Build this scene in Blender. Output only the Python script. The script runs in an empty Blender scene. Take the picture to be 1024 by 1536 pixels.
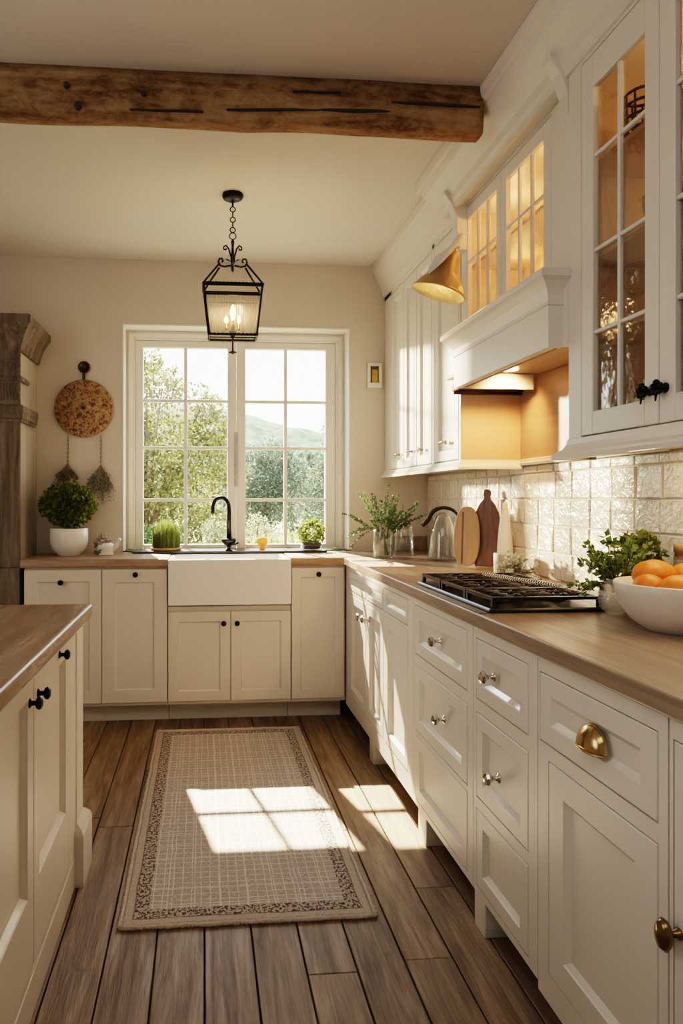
import bpy, bmesh, math, random
from mathutils import Vector, Matrix, noise
random.seed(7)
PI = math.pi
D = bpy.data
SC = bpy.context.scene
COL = SC.collection

# ---------------------------------------------------------------- materials
def newmat(name):
    m = D.materials.new(name); m.use_nodes = True
    nt = m.node_tree; nt.nodes.clear()
    out = nt.nodes.new('ShaderNodeOutputMaterial')
    return m, nt, out

class NT:
    def __init__(s, nt): s.nt = nt
    def n(s, t, **kw):
        nd = s.nt.nodes.new(t)
        for k, v in kw.items():
            if k == 'inp':
                for kk, vv in v.items(): nd.inputs[kk].default_value = vv
            else: setattr(nd, k, v)
        return nd
    def l(s, a, b): s.nt.links.new(a, b)
    def math(s, op, a, b=None, c=None):
        nd = s.n('ShaderNodeMath', operation=op)
        for i, v in enumerate((a, b, c)):
            if v is None: continue
            if isinstance(v, (int, float)): nd.inputs[i].default_value = v
            else: s.l(v, nd.inputs[i])
        return nd.outputs[0]
    def ramp(s, fac, stops, interp='LINEAR'):
        r = s.n('ShaderNodeValToRGB'); cr = r.color_ramp; cr.interpolation = interp
        while len(cr.elements) < len(stops): cr.elements.new(0.5)
        for e, (p, c) in zip(cr.elements, stops):
            e.position = p; e.color = (*c, 1) if len(c) == 3 else c
        s.l(fac, r.inputs[0]); return r.outputs[0]
    def mix(s, fac, a, b, mode='MIX'):
        nd = s.n('ShaderNodeMix', data_type='RGBA', blend_type=mode)
        for sock, v in ((nd.inputs[0], fac), (nd.inputs[6], a), (nd.inputs[7], b)):
            if isinstance(v, (int, float)): sock.default_value = v
            elif isinstance(v, tuple): sock.default_value = (*v, 1) if len(v) == 3 else v
            else: s.l(v, sock)
        return nd.outputs[2]
    def coords(s, scale=(1, 1, 1), kind='Object'):
        tc = s.n('ShaderNodeTexCoord'); mp = s.n('ShaderNodeMapping')
        s.l(tc.outputs[kind], mp.inputs[0]); mp.inputs['Scale'].default_value = scale
        return mp.outputs[0]
    def noise(s, vec, scale=5, detail=4, rough=.55, dist=0):
        nd = s.n('ShaderNodeTexNoise'); nd.inputs['Scale'].default_value = scale
        nd.inputs['Detail'].default_value = detail; nd.inputs['Roughness'].default_value = rough
        nd.inputs['Distortion'].default_value = dist
        if vec is not None: s.l(vec, nd.inputs['Vector'])
        return nd.outputs[0]
    def bump(s, h, strength=.2, dist=.005):
        b = s.n('ShaderNodeBump'); b.inputs['Strength'].default_value = strength
        b.inputs['Distance'].default_value = dist
        s.l(h, b.inputs['Height']); return b.outputs[0]

def principled(name, color, rough=.5, metal=0, spec=.5, bump=None, var=0, varscale=6, coat=0, emis=None, estr=0, sss=0):
    m, nt, out = newmat(name); k = NT(nt)
    p = k.n('ShaderNodeBsdfPrincipled')
    p.inputs['Base Color'].default_value = (*color, 1); p.inputs['Roughness'].default_value = rough
    p.inputs['Metallic'].default_value = metal; p.inputs['Specular IOR Level'].default_value = spec
    p.inputs['Coat Weight'].default_value = coat
    co = k.coords()
    if var:
        f = k.noise(co, varscale, 5)
        c = k.mix(f, tuple(x*(1-var) for x in color), tuple(min(1, x*(1+var)) for x in color))
        k.l(c, p.inputs['Base Color'])
    if bump:
        k.l(k.bump(k.noise(co, bump[0], 4), bump[1], bump[2] if len(bump) > 2 else .003), p.inputs['Normal'])
    if emis:
        p.inputs['Emission Color'].default_value = (*emis, 1); p.inputs['Emission Strength'].default_value = estr
    k.l(p.outputs[0], out.inputs[0]); return m

def wood(name, c_dark, c_mid, c_light, axis='y', rough=.45, grain=1.0, bumpv=.15, knots=0, spec=.4, island=0):
    """long-grained procedural wood; grain runs along the given axis"""
    m, nt, out = newmat(name); k = NT(nt)
    sc = {'x': (1.2, 14, 14), 'y': (14, 1.2, 14), 'z': (14, 14, 1.2)}[axis]
    co = k.coords(sc)
    if island:
        g = k.n('ShaderNodeNewGeometry')
        vm = k.n('ShaderNodeVectorMath', operation='SCALE'); vm.inputs[0].default_value = (37, 53, 71)
        k.l(g.outputs['Random Per Island'], vm.inputs['Scale'])
        va = k.n('ShaderNodeVectorMath', operation='ADD'); k.l(co, va.inputs[0]); k.l(vm.outputs[0], va.inputs[1])
        co = va.outputs[0]
    f1 = k.noise(co, 1.1*grain, 6, .6, 1.2)
    f2 = k.noise(co, 6*grain, 4, .7, .3)
    f = k.math('ADD', k.math('MULTIPLY', f1, .72), k.math('MULTIPLY', f2, .28))
    c = k.ramp(f, [(.32, c_dark), (.5, c_mid), (.68, c_light)])
    h = f2
    if knots:
        co2 = k.coords((1, 1, 1))
        if island:
            va2 = k.n('ShaderNodeVectorMath', operation='ADD'); k.l(co2, va2.inputs[0]); k.l(vm.outputs[0], va2.inputs[1]); co2 = va2.outputs[0]
        kn = k.noise(co2, knots, 3, .6, .4)
        kf = k.ramp(kn, [(.66, (0, 0, 0)), (.80, (.8, .8, .8))])
        c = k.mix(kf, c, tuple(x*.5 for x in c_dark))
    if island:
        r2 = k.n('ShaderNodeNewGeometry').outputs['Random Per Island']
        t = k.ramp(r2, [(0, (.68, .66, .65)), (.4, (.98, .93, .88)), (.7, (.86, .85, .84)), (1, (1.15, 1.12, 1.06))])
        c = k.mix(island, c, t, 'MULTIPLY')
    p = k.n('ShaderNodeBsdfPrincipled'); k.l(c, p.inputs['Base Color'])
    k.l(k.ramp(f, [(.3, (rough+.12,)*3), (.7, (rough-.05,)*3)]), p.inputs['Roughness'])
    p.inputs['Specular IOR Level'].default_value = spec
    k.l(k.bump(h, bumpv, .004), p.inputs['Normal'])
    k.l(p.outputs[0], out.inputs[0]); return m

def glass(name, tint=(1, 1, 1), refl=1.0, rough=.02, bump=None, milky=0):
    """thin sheet glass: clear straight transmission plus fresnel reflection"""
    m, nt, out = newmat(name); k = NT(nt)
    tr = k.n('ShaderNodeBsdfTransparent'); tr.inputs[0].default_value = (*tint, 1)
    gl = k.n('ShaderNodeBsdfGlossy'); gl.inputs['Roughness'].default_value = rough
    fr = k.n('ShaderNodeLayerWeight'); fr.inputs[0].default_value = .5
    sch = k.math('ADD', k.math('MULTIPLY', k.math('POWER', fr.outputs['Facing'], 4.0), .9), .045)
    if bump:
        co = k.coords((bump[2] if len(bump) > 2 else 1, bump[2] if len(bump) > 2 else 1, 1))
        nb = k.bump(k.noise(co, bump[0], 3), bump[1], .01)
        k.l(nb, gl.inputs['Normal']); k.l(nb, fr.inputs['Normal'])
    mx = k.n('ShaderNodeMixShader')
    k.l(k.math('MINIMUM', k.math('MULTIPLY', sch, refl), 1.0), mx.inputs[0])
    k.l(tr.outputs[0], mx.inputs[1]); k.l(gl.outputs[0], mx.inputs[2])
    res = mx.outputs[0]
    if milky:
        df = k.n('ShaderNodeBsdfDiffuse'); df.inputs[0].default_value = (*tint, 1)
        m2 = k.n('ShaderNodeMixShader'); m2.inputs[0].default_value = milky
        k.l(res, m2.inputs[1]); k.l(df.outputs[0], m2.inputs[2]); res = m2.outputs[0]
    k.l(res, out.inputs[0]); return m

def leafmat(name, c1, c2, c3, trans=.4, rough=.5):
    m, nt, out = newmat(name); k = NT(nt)
    g = k.n('ShaderNodeNewGeometry')
    c = k.ramp(g.outputs['Random Per Island'], [(0, c1), (.5, c2), (1, c3)])
    p = k.n('ShaderNodeBsdfPrincipled'); p.inputs['Roughness'].default_value = rough
    p.inputs['Specular IOR Level'].default_value = .3
    k.l(c, p.inputs['Base Color'])
    t = k.n('ShaderNodeBsdfTranslucent'); k.l(c, t.inputs[0])
    mx = k.n('ShaderNodeMixShader'); mx.inputs[0].default_value = trans
    k.l(p.outputs[0], mx.inputs[1]); k.l(t.outputs[0], mx.inputs[2]); k.l(mx.outputs[0], out.inputs[0])
    return m

M = {}
def beam_mat():
    m, nt, out = newmat('weathered_beam'); k = NT(nt)
    a = k.noise(k.coords((1.1, 9, 9)), 1.6, 6, .65, 1.0); b = k.noise(k.coords((1, 1.6, 1.6)), 16, 6, .75, .6); c_ = k.noise(k.coords((.5, 1, 1)), 7, 3, .6)
    f = k.math('ADD', k.math('MULTIPLY', a, .40), k.math('ADD', k.math('MULTIPLY', b, .38), k.math('MULTIPLY', c_, .22)))
    c = k.ramp(f, [(.36, (.055, .026, .011)), (.44, (.17, .095, .045)), (.52, (.30, .19, .10)), (.62, (.43, .30, .17))])
    p = k.n('ShaderNodeBsdfPrincipled'); p.inputs['Roughness'].default_value = .85; p.inputs['Specular IOR Level'].default_value = .15
    k.l(c, p.inputs['Base Color']); k.l(k.bump(f, .9, .012), p.inputs['Normal']); k.l(p.outputs[0], out.inputs[0]); return m
CREAM = (.76, .72, .66)
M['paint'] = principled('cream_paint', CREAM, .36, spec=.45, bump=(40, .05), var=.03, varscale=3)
M['bead'] = principled('bead_glint_paint', (.84, .81, .76), .10, spec=.9, coat=.8)
M['tan'] = principled('tan_glow_paint', (.66, .45, .29), .5, var=.05)  # tan paint with the hood lamp's orange glow mixed into it
M['dim_brass'] = principled('dull_bronze_brass', (.26, .18, .09), .22, metal=1)
M['paint_dim'] = principled('cream_paint_dim', (.69, .625, .54), .4, spec=.4, bump=(40, .05), var=.03)  # dimmed copy of the cream paint for the back run and island
M['wall'] = principled('limewashed_wall', (.655, .595, .52), .85, spec=.2, bump=(25, .12, .004), var=.05, varscale=2)
M['ceiling'] = principled('ceiling_plaster', (.67, .635, .59), .9, spec=.15, bump=(20, .08), var=.03, varscale=2)
M['white'] = principled('white_gloss_paint', (.83, .80, .74), .35, bump=(30, .04))
M['sink'] = principled('white_fireclay', (.86, .83, .79), .13, spec=.55)
M['ceramic'] = principled('white_ceramic', (.80, .77, .72), .22, var=.03)
M['matte_ceramic'] = principled('matte_ceramic', (.46, .43, .39), .55)
M['bowl'] = principled('stoneware_bowl', (.72, .66, .60), .35, var=.05, varscale=12)
M['black'] = principled('black_iron', (.012, .011, .010), .38, metal=.6)
M['gloss_black'] = principled('black_enamel', (.01, .01, .011), .30, spec=.6)
M['grate'] = principled('cast_iron_grate', (.035, .034, .032), .2, metal=.7, bump=(90, .35))
M['bronze'] = principled('dark_bronze', (.07, .05, .032), .35, metal=.9, bump=(60, .2))
M['brass'] = principled('aged_brass', (.55, .40, .20), .2, metal=1)
M['gold'] = principled('hammered_gold', (.50, .36, .18), .36, metal=.75, bump=(55, .6, .006), var=.15, varscale=20)
M['chrome'] = principled('polished_nickel', (.75, .72, .68), .10, metal=1)
M['nickel'] = principled('brushed_nickel', (.45, .41, .34), .3, metal=1)
M['slate'] = principled('dark_slate', (.055, .055, .058), .3, var=.25, bump=(20, .1))
M['hardware'] = principled('blackened_steel', (.02, .019, .018), .3, metal=.8)
M['dark'] = principled('dark_brown', (.05, .04, .03), .9)  # very dark brown of the beam cracks, knots and subfloor
M['counter'] = wood('counter_oak', (.19, .135, .098), (.285, .212, .158), (.38, .295, .23), 'y', .30, 1.2, .07, spec=.55)
M['counter_x'] = wood('counter_oak_rustic', (.17, .105, .06), (.33, .22, .135), (.47, .335, .22), 'x', .36, 1.3, .25, knots=7, spec=.5)
M['island_top'] = wood('island_oak', (.12, .078, .05), (.27, .185, .122), (.46, .345, .25), 'y', .28, .7, .08, knots=3.5, spec=.5)
M['floor'] = wood('floor_oak', (.12, .077, .042), (.245, .170, .100), (.41, .305, .20), 'y', .40, 1.6, .45, knots=8.0, spec=.45, island=.7)
M['beam'] = beam_mat()
M['armoire'] = wood('weathered_grey_oak', (.085, .065, .048), (.175, .138, .104), (.29, .24, .185), 'z', .6, 1.1, .5, spec=.25)
M['armoire_side'] = wood('grey_oak_side', (.34, .31, .25), (.42, .385, .315), (.50, .46, .385), 'z', .5, .6, .15, spec=.3)
M['board_light'] = wood('pale_beech', (.46, .29, .15), (.60, .41, .23), (.70, .52, .33), 'z', .4, .9, .1)
M['board_dark'] = wood('walnut', (.085, .040, .018), (.19, .092, .040), (.33, .175, .085), 'z', .28, 1.0, .1, spec=.5)
M['cork'] = principled('cork', (.42, .24, .12), .8, var=.3, varscale=60)
M['panel'] = wood('niche_veneer', (.40, .27, .17), (.52, .37, .25), (.62, .46, .33), 'y', .3, .5, .05)
M['interior'] = principled('cabinet_interior', (.55, .42, .30), .5, var=.15, varscale=4)
M['pane'] = glass('window_pane', (.985, .995, .985), .8)
M['cabglass'] = glass('wavy_cabinet_glass', (.93, .91, .87), 1.2, .06, bump=(14, .35))
M['clear'] = glass('clear_glass', (.955, .97, .955), 1.3, .03, bump=(22, .15))
M['thick'] = glass('thick_glass', (.90, .91, .89), 2.2, .04, bump=(12, .25), milky=.03)
M['crackle'] = glass('crackle_glass', (.86, .86, .83), 1.6, .10, bump=(170, 1.0), milky=.07)
M['ribbed'] = glass('ribbed_glass', (.90, .87, .82), 1.5, .12, milky=.30)
M['soil'] = principled('potting_soil', (.05, .032, .02), .95, var=.4, varscale=80)
M['stem'] = principled('green_stem', (.10, .10, .035), .7)
M['twig'] = principled('dry_twig', (.26, .20, .14), .85)
M['orange'] = principled('orange_peel', (.60, .165, .012), .42, bump=(130, .35), var=.12, varscale=8)
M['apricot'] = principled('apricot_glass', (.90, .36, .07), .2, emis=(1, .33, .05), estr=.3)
M['cloth'] = principled('white_linen', (.78, .75, .68), .8, bump=(70, .3))
M['bulb'] = principled('glowing_bulb', (1, .8, .5), .3, emis=(1, .62, .25), estr=30)
M['led'] = principled('lamp_lens', (1, .85, .6), .3, emis=(1, .72, .38), estr=6)
M['candle'] = principled('ivory_candle_wax', (.82, .76, .64), .5)
M['leaf_box'] = leafmat('boxwood_leaf', (.085, .115, .022), (.18, .22, .042), (.36, .39, .10), .4)
M['leaf_fresh'] = leafmat('fresh_leaf', (.09, .14, .03), (.20, .28, .07), (.40, .47, .18), .45)
M['leaf_herb'] = leafmat('herb_leaf', (.05, .085, .03), (.10, .15, .055), (.17, .22, .09), .35)
M['leaf_grass'] = leafmat('grass_blade', (.10, .14, .03), (.20, .25, .065), (.36, .40, .16), .45)
M['leaf_sage'] = leafmat('sage_leaf', (.26, .27, .20), (.40, .41, .32), (.62, .62, .53), .3)
M['leaf_dry'] = leafmat('dried_leaf', (.20, .18, .14), (.32, .30, .24), (.46, .44, .37), .35)
M['leaf_olive'] = leafmat('olive_tree_leaf', (.075, .085, .03), (.16, .165, .06), (.32, .30, .13), .5)
M['leaf_far'] = leafmat('distant_tree_leaf', (.055, .08, .06), (.095, .125, .085), (.16, .18, .12), .35)
M['leaf_hedge'] = leafmat('hedge_leaf', (.11, .16, .035), (.22, .27, .07), (.40, .42, .16), .5)
M['leaf_bloom'] = leafmat('pale_blossom', (.13, .17, .07), (.25, .28, .14), (.50, .47, .36), .5)
M['bark'] = principled('bark', (.11, .085, .06), .9, bump=(30, .6), var=.3, varscale=10)
M['lawn'] = principled('lawn_green', (.27, .26, .17), .95, var=.4, varscale=3, bump=(40, .5))

def hill_mat():
    m, nt, out = newmat('wooded_hillside'); k = NT(nt)
    co = k.coords()
    f = k.noise(co, .55, 6, .7)
    c = k.ramp(f, [(.35, (.075, .105, .075)), (.55, (.14, .18, .12)), (.7, (.24, .27, .18))])
    p = k.n('ShaderNodeBsdfPrincipled'); p.inputs['Roughness'].default_value = 1; k.l(c, p.inputs['Base Color'])
    p.inputs['Specular IOR Level'].default_value = 0
    k.l(p.outputs[0], out.inputs[0]); return m
M['hill'] = hill_mat()

def tile_mat():
    m, nt, out = newmat('glazed_handmade_tile'); k = NT(nt)
    co = k.coords()
    g = k.n('ShaderNodeNewGeometry')
    c = k.ramp(g.outputs['Random Per Island'], [(0, (.62, .57, .49)), (.5, (.72, .68, .60)), (1, (.82, .78, .71))])
    c = k.mix(k.math('MULTIPLY', k.noise(co, 18, 5), .35), c, (.46, .38, .27))
    p = k.n('ShaderNodeBsdfPrincipled'); k.l(c, p.inputs['Base Color'])
    p.inputs['Roughness'].default_value = .14; p.inputs['Specular IOR Level'].default_value = .7
    p.inputs['Coat Weight'].default_value = .4; p.inputs['Coat Roughness'].default_value = .08
    h = k.math('ADD', k.noise(co, 22, 3, .5, .6), k.math('MULTIPLY', k.noise(co, 85, 3), .25))
    nb = k.bump(h, .85, .010)
    k.l(nb, p.inputs['Normal']); k.l(nb, p.inputs['Coat Normal'])
    k.l(p.outputs[0], out.inputs[0]); return m
M['tile'] = tile_mat()
M['grout'] = principled('lime_grout', (.66, .60, .51), .9)

RUG = (-.247, .521, 1.985, 3.655)
def rug_mat():
    m, nt, out = newmat('woven_check_rug'); k = NT(nt)
    tc = k.n('ShaderNodeTexCoord'); sp = k.n('ShaderNodeSeparateXYZ'); k.l(tc.outputs['Object'], sp.inputs[0])
    W, L = RUG[1]-RUG[0], RUG[3]-RUG[2]
    wob = k.math('MULTIPLY', k.math('SUBTRACT', k.noise(tc.outputs['Object'], 9, 3), .5), .012)
    x = k.math('ADD', sp.outputs[0], wob); y = k.math('ADD', sp.outputs[1], wob)
    dx = k.math('SUBTRACT', W/2, k.math('ABSOLUTE', x)); dy = k.math('SUBTRACT', L/2, k.math('ABSOLUTE', y))
    d = k.math('MINIMUM', dx, dy)
    def lines(v, period, width):
        f = k.math('FRACT', k.math('DIVIDE', k.math('ADD', v, 10.0), period))
        return k.math('LESS_THAN', k.math('ABSOLUTE', k.math('SUBTRACT', f, .5)), width)
    lx = k.math('MAXIMUM', lines(x, .030, .055), lines(x, .0837, .022))
    ly = k.math('MAXIMUM', lines(y, .031, .055), lines(y, .087, .022))
    g = k.math('MAXIMUM', lx, ly)
    st1 = k.n('ShaderNodeMapping'); k.l(tc.outputs['Object'], st1.inputs[0]); st1.inputs['Scale'].default_value = (60, 420, 1)
    weave = k.noise(st1.outputs[0], 1, 2)
    st2 = k.n('ShaderNodeMapping'); k.l(tc.outputs['Object'], st2.inputs[0]); st2.inputs['Scale'].default_value = (420, 60, 1)
    weave2 = k.noise(st2.outputs[0], 1, 2)
    w = k.math('MULTIPLY', k.math('ADD', weave, weave2), .5)
    base = k.ramp(w, [(.35, (.31, .26, .225)), (.5, (.50, .435, .39)), (.65, (.68, .615, .56))])
    patchy = k.noise(tc.outputs['Object'], 14, 4, .7)
    gm = k.math('MULTIPLY', g, k.ramp(patchy, [(.33, (.4,)*3), (.52, (1,)*3)]))
    col = k.mix(gm, base, (.76, .70, .63))
    spk = k.n('ShaderNodeMapping'); k.l(tc.outputs['Object'], spk.inputs[0]); spk.inputs['Scale'].default_value = (110, 90, 1)
    sv = k.noise(spk.outputs[0], 1, 2, .6)
    bord = k.ramp(sv, [(.44, (.12, .095, .08)), (.53, (.54, .47, .41))])
    inb = k.math('MULTIPLY', k.math('GREATER_THAN', d, .036), k.math('LESS_THAN', d, .080))
    col = k.mix(inb, col, bord)
    hem = k.math('LESS_THAN', d, .036)
    hemc = k.ramp(w, [(.35, (.40, .33, .28)), (.65, (.66, .58, .50))])
    col = k.mix(hem, col, hemc)
    edge = k.math('MULTIPLY', k.math('GREATER_THAN', d, .033), k.math('LESS_THAN', d, .038))
    col = k.mix(k.math('MULTIPLY', edge, .6), col, (.12, .09, .07))
    p = k.n('ShaderNodeBsdfPrincipled'); p.inputs['Roughness'].default_value = .95; p.inputs['Specular IOR Level'].default_value = .1
    k.l(col, p.inputs['Base Color'])
    k.l(k.bump(k.math('ADD', w, k.math('MULTIPLY', g, .3)), .7, .006), p.inputs['Normal'])
    k.l(p.outputs[0], out.inputs[0]); return m
M['rug'] = rug_mat()
M['hem'] = principled('rug_hem_yarn', (.56, .48, .41), .95, bump=(150, .8, .006), var=.25, varscale=60)

def board_mat():
    m, nt, out = newmat('pitted_round_board'); k = NT(nt)
    co = k.coords((1, 1, 1)); 
    v = k.n('ShaderNodeTexVoronoi'); v.inputs['Scale'].default_value = 62; k.l(co, v.inputs['Vector'])
    f = k.noise(co, 45, 4, .7, 1.0)
    c = k.ramp(f, [(.40, (.10, .045, .018)), (.50, (.33, .19, .09)), (.62, (.46, .29, .15))])
    p = k.n('ShaderNodeBsdfPrincipled'); p.inputs['Roughness'].default_value = .6; k.l(c, p.inputs['Base Color'])
    k.l(k.bump(f, .5, .006), p.inputs['Normal']); k.l(p.outputs[0], out.inputs[0]); return m
M['roundboard'] = board_mat()

# ---------------------------------------------------------------- mesh tools
class MB:
    def __init__(s): s.v = []; s.f = []; s.sm = []
    def add(s, vs, fs, smooth=False):
        b = len(s.v); s.v += [tuple(v) for v in vs]; s.f += [tuple(b+i for i in f) for f in fs]; s.sm += [smooth]*len(fs); return s
    def box(s, x0, x1, y0, y1, z0, z1):
        x0, x1 = sorted((x0, x1)); y0, y1 = sorted((y0, y1)); z0, z1 = sorted((z0, z1))
        v = [(x0,y0,z0),(x1,y0,z0),(x1,y1,z0),(x0,y1,z0),(x0,y0,z1),(x1,y0,z1),(x1,y1,z1),(x0,y1,z1)]
        return s.add(v, [(0,3,2,1),(4,5,6,7),(0,1,5,4),(1,2,6,5),(2,3,7,6),(3,0,4,7)])
    def boxP(s, P, a0, a1, b0, b1, c0, c1):
        v = [P(a,b,c) for c in (c0,c1) for (a,b) in ((a0,b0),(a1,b0),(a1,b1),(a0,b1))]
        return s.add(v, [(0,3,2,1),(4,5,6,7),(0,1,5,4),(1,2,6,5),(2,3,7,6),(3,0,4,7)])
    def lathe(s, c, prof, seg=28, axis=(0,0,1), smooth=True, sx=1, sy=1, cap=True):
        ax = Vector(axis).normalized(); q = Vector((0,0,1)).rotation_difference(ax); c = Vector(c)
        vs = []; n = len(prof)
        for (r, z) in prof:
            for i in range(seg):
                t = 2*PI*i/seg
                vs.append(c + q @ Vector((r*math.cos(t)*sx, r*math.sin(t)*sy, z)))
        fs = [(j*seg+i, j*seg+(i+1)%seg, (j+1)*seg+(i+1)%seg, (j+1)*seg+i) for j in range(n-1) for i in range(seg)]
        if cap:
            fs.append(tuple(range(seg-1, -1, -1))); fs.append(tuple((n-1)*seg+i for i in range(seg)))
        return s.add(vs, fs, smooth)
    def tube(s, pts, r, seg=8, smooth=True):
        pts = [Vector(p) for p in pts]; n = len(pts); rs = r if isinstance(r, (list, tuple)) else [r]*n
        vs = []; up = None
        for i, p in enumerate(pts):
            d = (pts[min(i+1, n-1)] - pts[max(i-1, 0)])
            d = d.normalized() if d.length > 1e-9 else Vector((0,0,1))
            if up is None:
                up = d.orthogonal().normalized()
            else:
                up = (up - d*up.dot(d))
                up = up.normalized() if up.length > 1e-6 else d.orthogonal().normalized()
            w = d.cross(up)
            for j in range(seg):
                t = 2*PI*j/seg
                vs.append(p + (up*math.cos(t) + w*math.sin(t))*rs[i])
        fs = [(i*seg+j, i*seg+(j+1)%seg, (i+1)*seg+(j+1)%seg, (i+1)*seg+j) for i in range(n-1) for j in range(seg)]
        fs += [tuple(range(seg-1, -1, -1)), tuple((n-1)*seg+j for j in range(seg))]
        return s.add(vs, fs, smooth)
    def bar(s, p, q, w, h=None):
        p, q = Vector(p), Vector(q); h = h or w; d = (q-p).normalized(); u = d.cross(Vector((0,0,1)))
        u = u.normalized() if u.length > 1e-4 else Vector((1,0,0)); t = u.cross(d)
        vs = [a + u*sx*w/2 + t*sy*h/2 for a in (p, q) for sx, sy in ((-1,-1),(1,-1),(1,1),(-1,1))]
        return s.add(vs, [(0,3,2,1),(4,5,6,7),(0,1,5,4),(1,2,6,5),(2,3,7,6),(3,0,4,7)])
    def torus(s, c, R, r, axis=(0,0,1), seg=24, rs=8, sx=1):
        c = Vector(c); q = Vector((0,0,1)).rotation_difference(Vector(axis).normalized()); vs = []
        for i in range(seg):
            t = 2*PI*i/seg
            for j in range(rs):
                a = 2*PI*j/rs
                vs.append(c + q @ Vector(((R+r*math.cos(a))*math.cos(t)*sx, (R+r*math.cos(a))*math.sin(t), r*math.sin(a))))
        fs = [(i*rs+j, ((i+1)%seg)*rs+j, ((i+1)%seg)*rs+(j+1)%rs, i*rs+(j+1)%rs) for i in range(seg) for j in range(rs)]
        return s.add(vs, fs, True)
    def ball(s, c, r, seg=20, rings=12, sq=(1,1,1), jit=0):
        vs = []; c = Vector(c)
        for i in range(rings+1):
            ph = PI*i/rings
            for j in range(seg):
                t = 2*PI*j/seg
                d = Vector((math.sin(ph)*math.cos(t), math.sin(ph)*math.sin(t), math.cos(ph)))
                k = 1 + (jit*noise.noise(d*2.3 + c*7) if jit else 0)
                vs.append(c + Vector((d.x*sq[0], d.y*sq[1], d.z*sq[2]))*r*k)
        fs = [(i*seg+j, (i+1)*seg+j, (i+1)*seg+(j+1)%seg, i*seg+(j+1)%seg) for i in range(rings) for j in range(seg)]
        return s.add(vs, fs, True)
    def shaker(s, P, a0, a1, b0, b1, c0=0, c1=.02, fw=.05, rec=.011, bev=.010, ar=.003, fb=None, bead=None):
        """framed door or drawer front, panel sunk behind a sloped bead"""
        fb = fb or fw
        ft = fw
        def rect(i, j, c): return [P(a0+i, b0+j, c), P(a1-i, b0+j, c), P(a1-i, b1-min(j, i), c), P(a0+i, b1-min(j, i), c)]
        vs = rect(0,0,c0)+rect(0,0,c1-ar)+rect(ar,ar,c1)+rect(fw,fb,c1)+rect(fw+.002,fb+.002,c1-.003)+rect(fw+bev,fb+bev,c1-rec)
        fs = [(0,3,2,1)]
        for k in range(5):
            fs += [(k*4+i, k*4+(i+1)%4, k*4+4+(i+1)%4, k*4+4+i) for i in range(4)]
        fs.append((20,21,22,23))
        if bead is not None:      # lighter, glossier strip added over the lower slope for the window's glint
            q = lambda a, b, c: P(a, b, c+.0009)
            bead.add([q(a0+fw+.003, b0+fb+.003, c1-.004), q(a1-fw-.003, b0+fb+.003, c1-.004), q(a1-fw-bev, b0+fb+bev, c1-rec), q(a0+fw+bev, b0+fb+bev, c1-rec)], [(0,1,2,3)])
        return s.add(vs, fs)
    def mould(s, pts, prof, side=1, cap=True):
        """sweep a profile [(out, z)] along a mitred plan polyline; side=1 pushes to the right of travel"""
        n = len(pts); nn = []
        for i in range(n-1):
            dx, dy = pts[i+1][0]-pts[i][0], pts[i+1][1]-pts[i][1]; L = math.hypot(dx, dy); nn.append((dy/L*side, -dx/L*side))
        mit = []
        for i in range(n):
            a = nn[max(i-1, 0)]; b = nn[min(i, n-2)]
            sx, sy = a[0]+b[0], a[1]+b[1]; dd = 1 + a[0]*b[0]+a[1]*b[1]
            mit.append((sx/dd, sy/dd))
        vs = [(p[0]+m[0]*o, p[1]+m[1]*o, z) for (o, z) in prof for p, m in zip(pts, mit)]
        k = len(prof)
        fs = [(j*n+i, j*n+i+1, (j+1)*n+i+1, (j+1)*n+i) for j in range(k-1) for i in range(n-1)]
        if cap: fs += [tuple(j*n for j in range(k)), tuple(j*n+n-1 for j in range(k-1, -1, -1))]
        return s.add(vs, fs)
    def prism(s, poly, P, c0, c1):
        n = len(poly)
        vs = [P(a, b, c0) for a, b in poly] + [P(a, b, c1) for a, b in poly]
        return s.add(vs, [tuple(range(n-1, -1, -1)), tuple(range(n, 2*n))] + [(i, (i+1)%n, n+(i+1)%n, n+i) for i in range(n)])
    def leaf(s, p, d, n, L, W):
        """one pointed leaf of two quads, folded along its rib"""
        w = d.cross(n)
        w = w.normalized()*W if w.length > 1e-6 else Vector((W,0,0))
        up = n*(W*.35)
        vs = [p, p+d*L*.45+w+up, p+d*L, p+d*L*.45-w+up]
        return s.add(vs, [(0,1,2,3)])
    def build(s, name, mat, parent=None, bevel=0, seg=1, loc=None):
        me = D.meshes.new(name)
        o = D.objects.new(name, me); COL.objects.link(o)
        org = Vector((0,0,0))
        if parent is not None:
            o.parent = parent; r = parent
            while r.parent is not None: r = r.parent
            org = Vector(r['_o'])
        elif loc is not None:
            org = Vector(loc); o.location = org
        o['_o'] = tuple(org)
        me.from_pydata([(v[0]-org[0], v[1]-org[1], v[2]-org[2]) for v in s.v], [], s.f)
        if len(s.f) < 6000:
            bm = bmesh.new(); bm.from_mesh(me)
            sm = s.sm
            for f, q in zip(bm.faces, sm): f.smooth = q
            bmesh.ops.recalc_face_normals(bm, faces=bm.faces[:])
            bm.to_mesh(me); bm.free()
        me.materials.append(mat if not isinstance(mat, str) else M[mat])
        if bevel:
            b = o.modifiers.new('bevel', 'BEVEL'); b.width = bevel; b.segments = seg; b.limit_method = 'ANGLE'; b.angle_limit = .6
        return o

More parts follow.
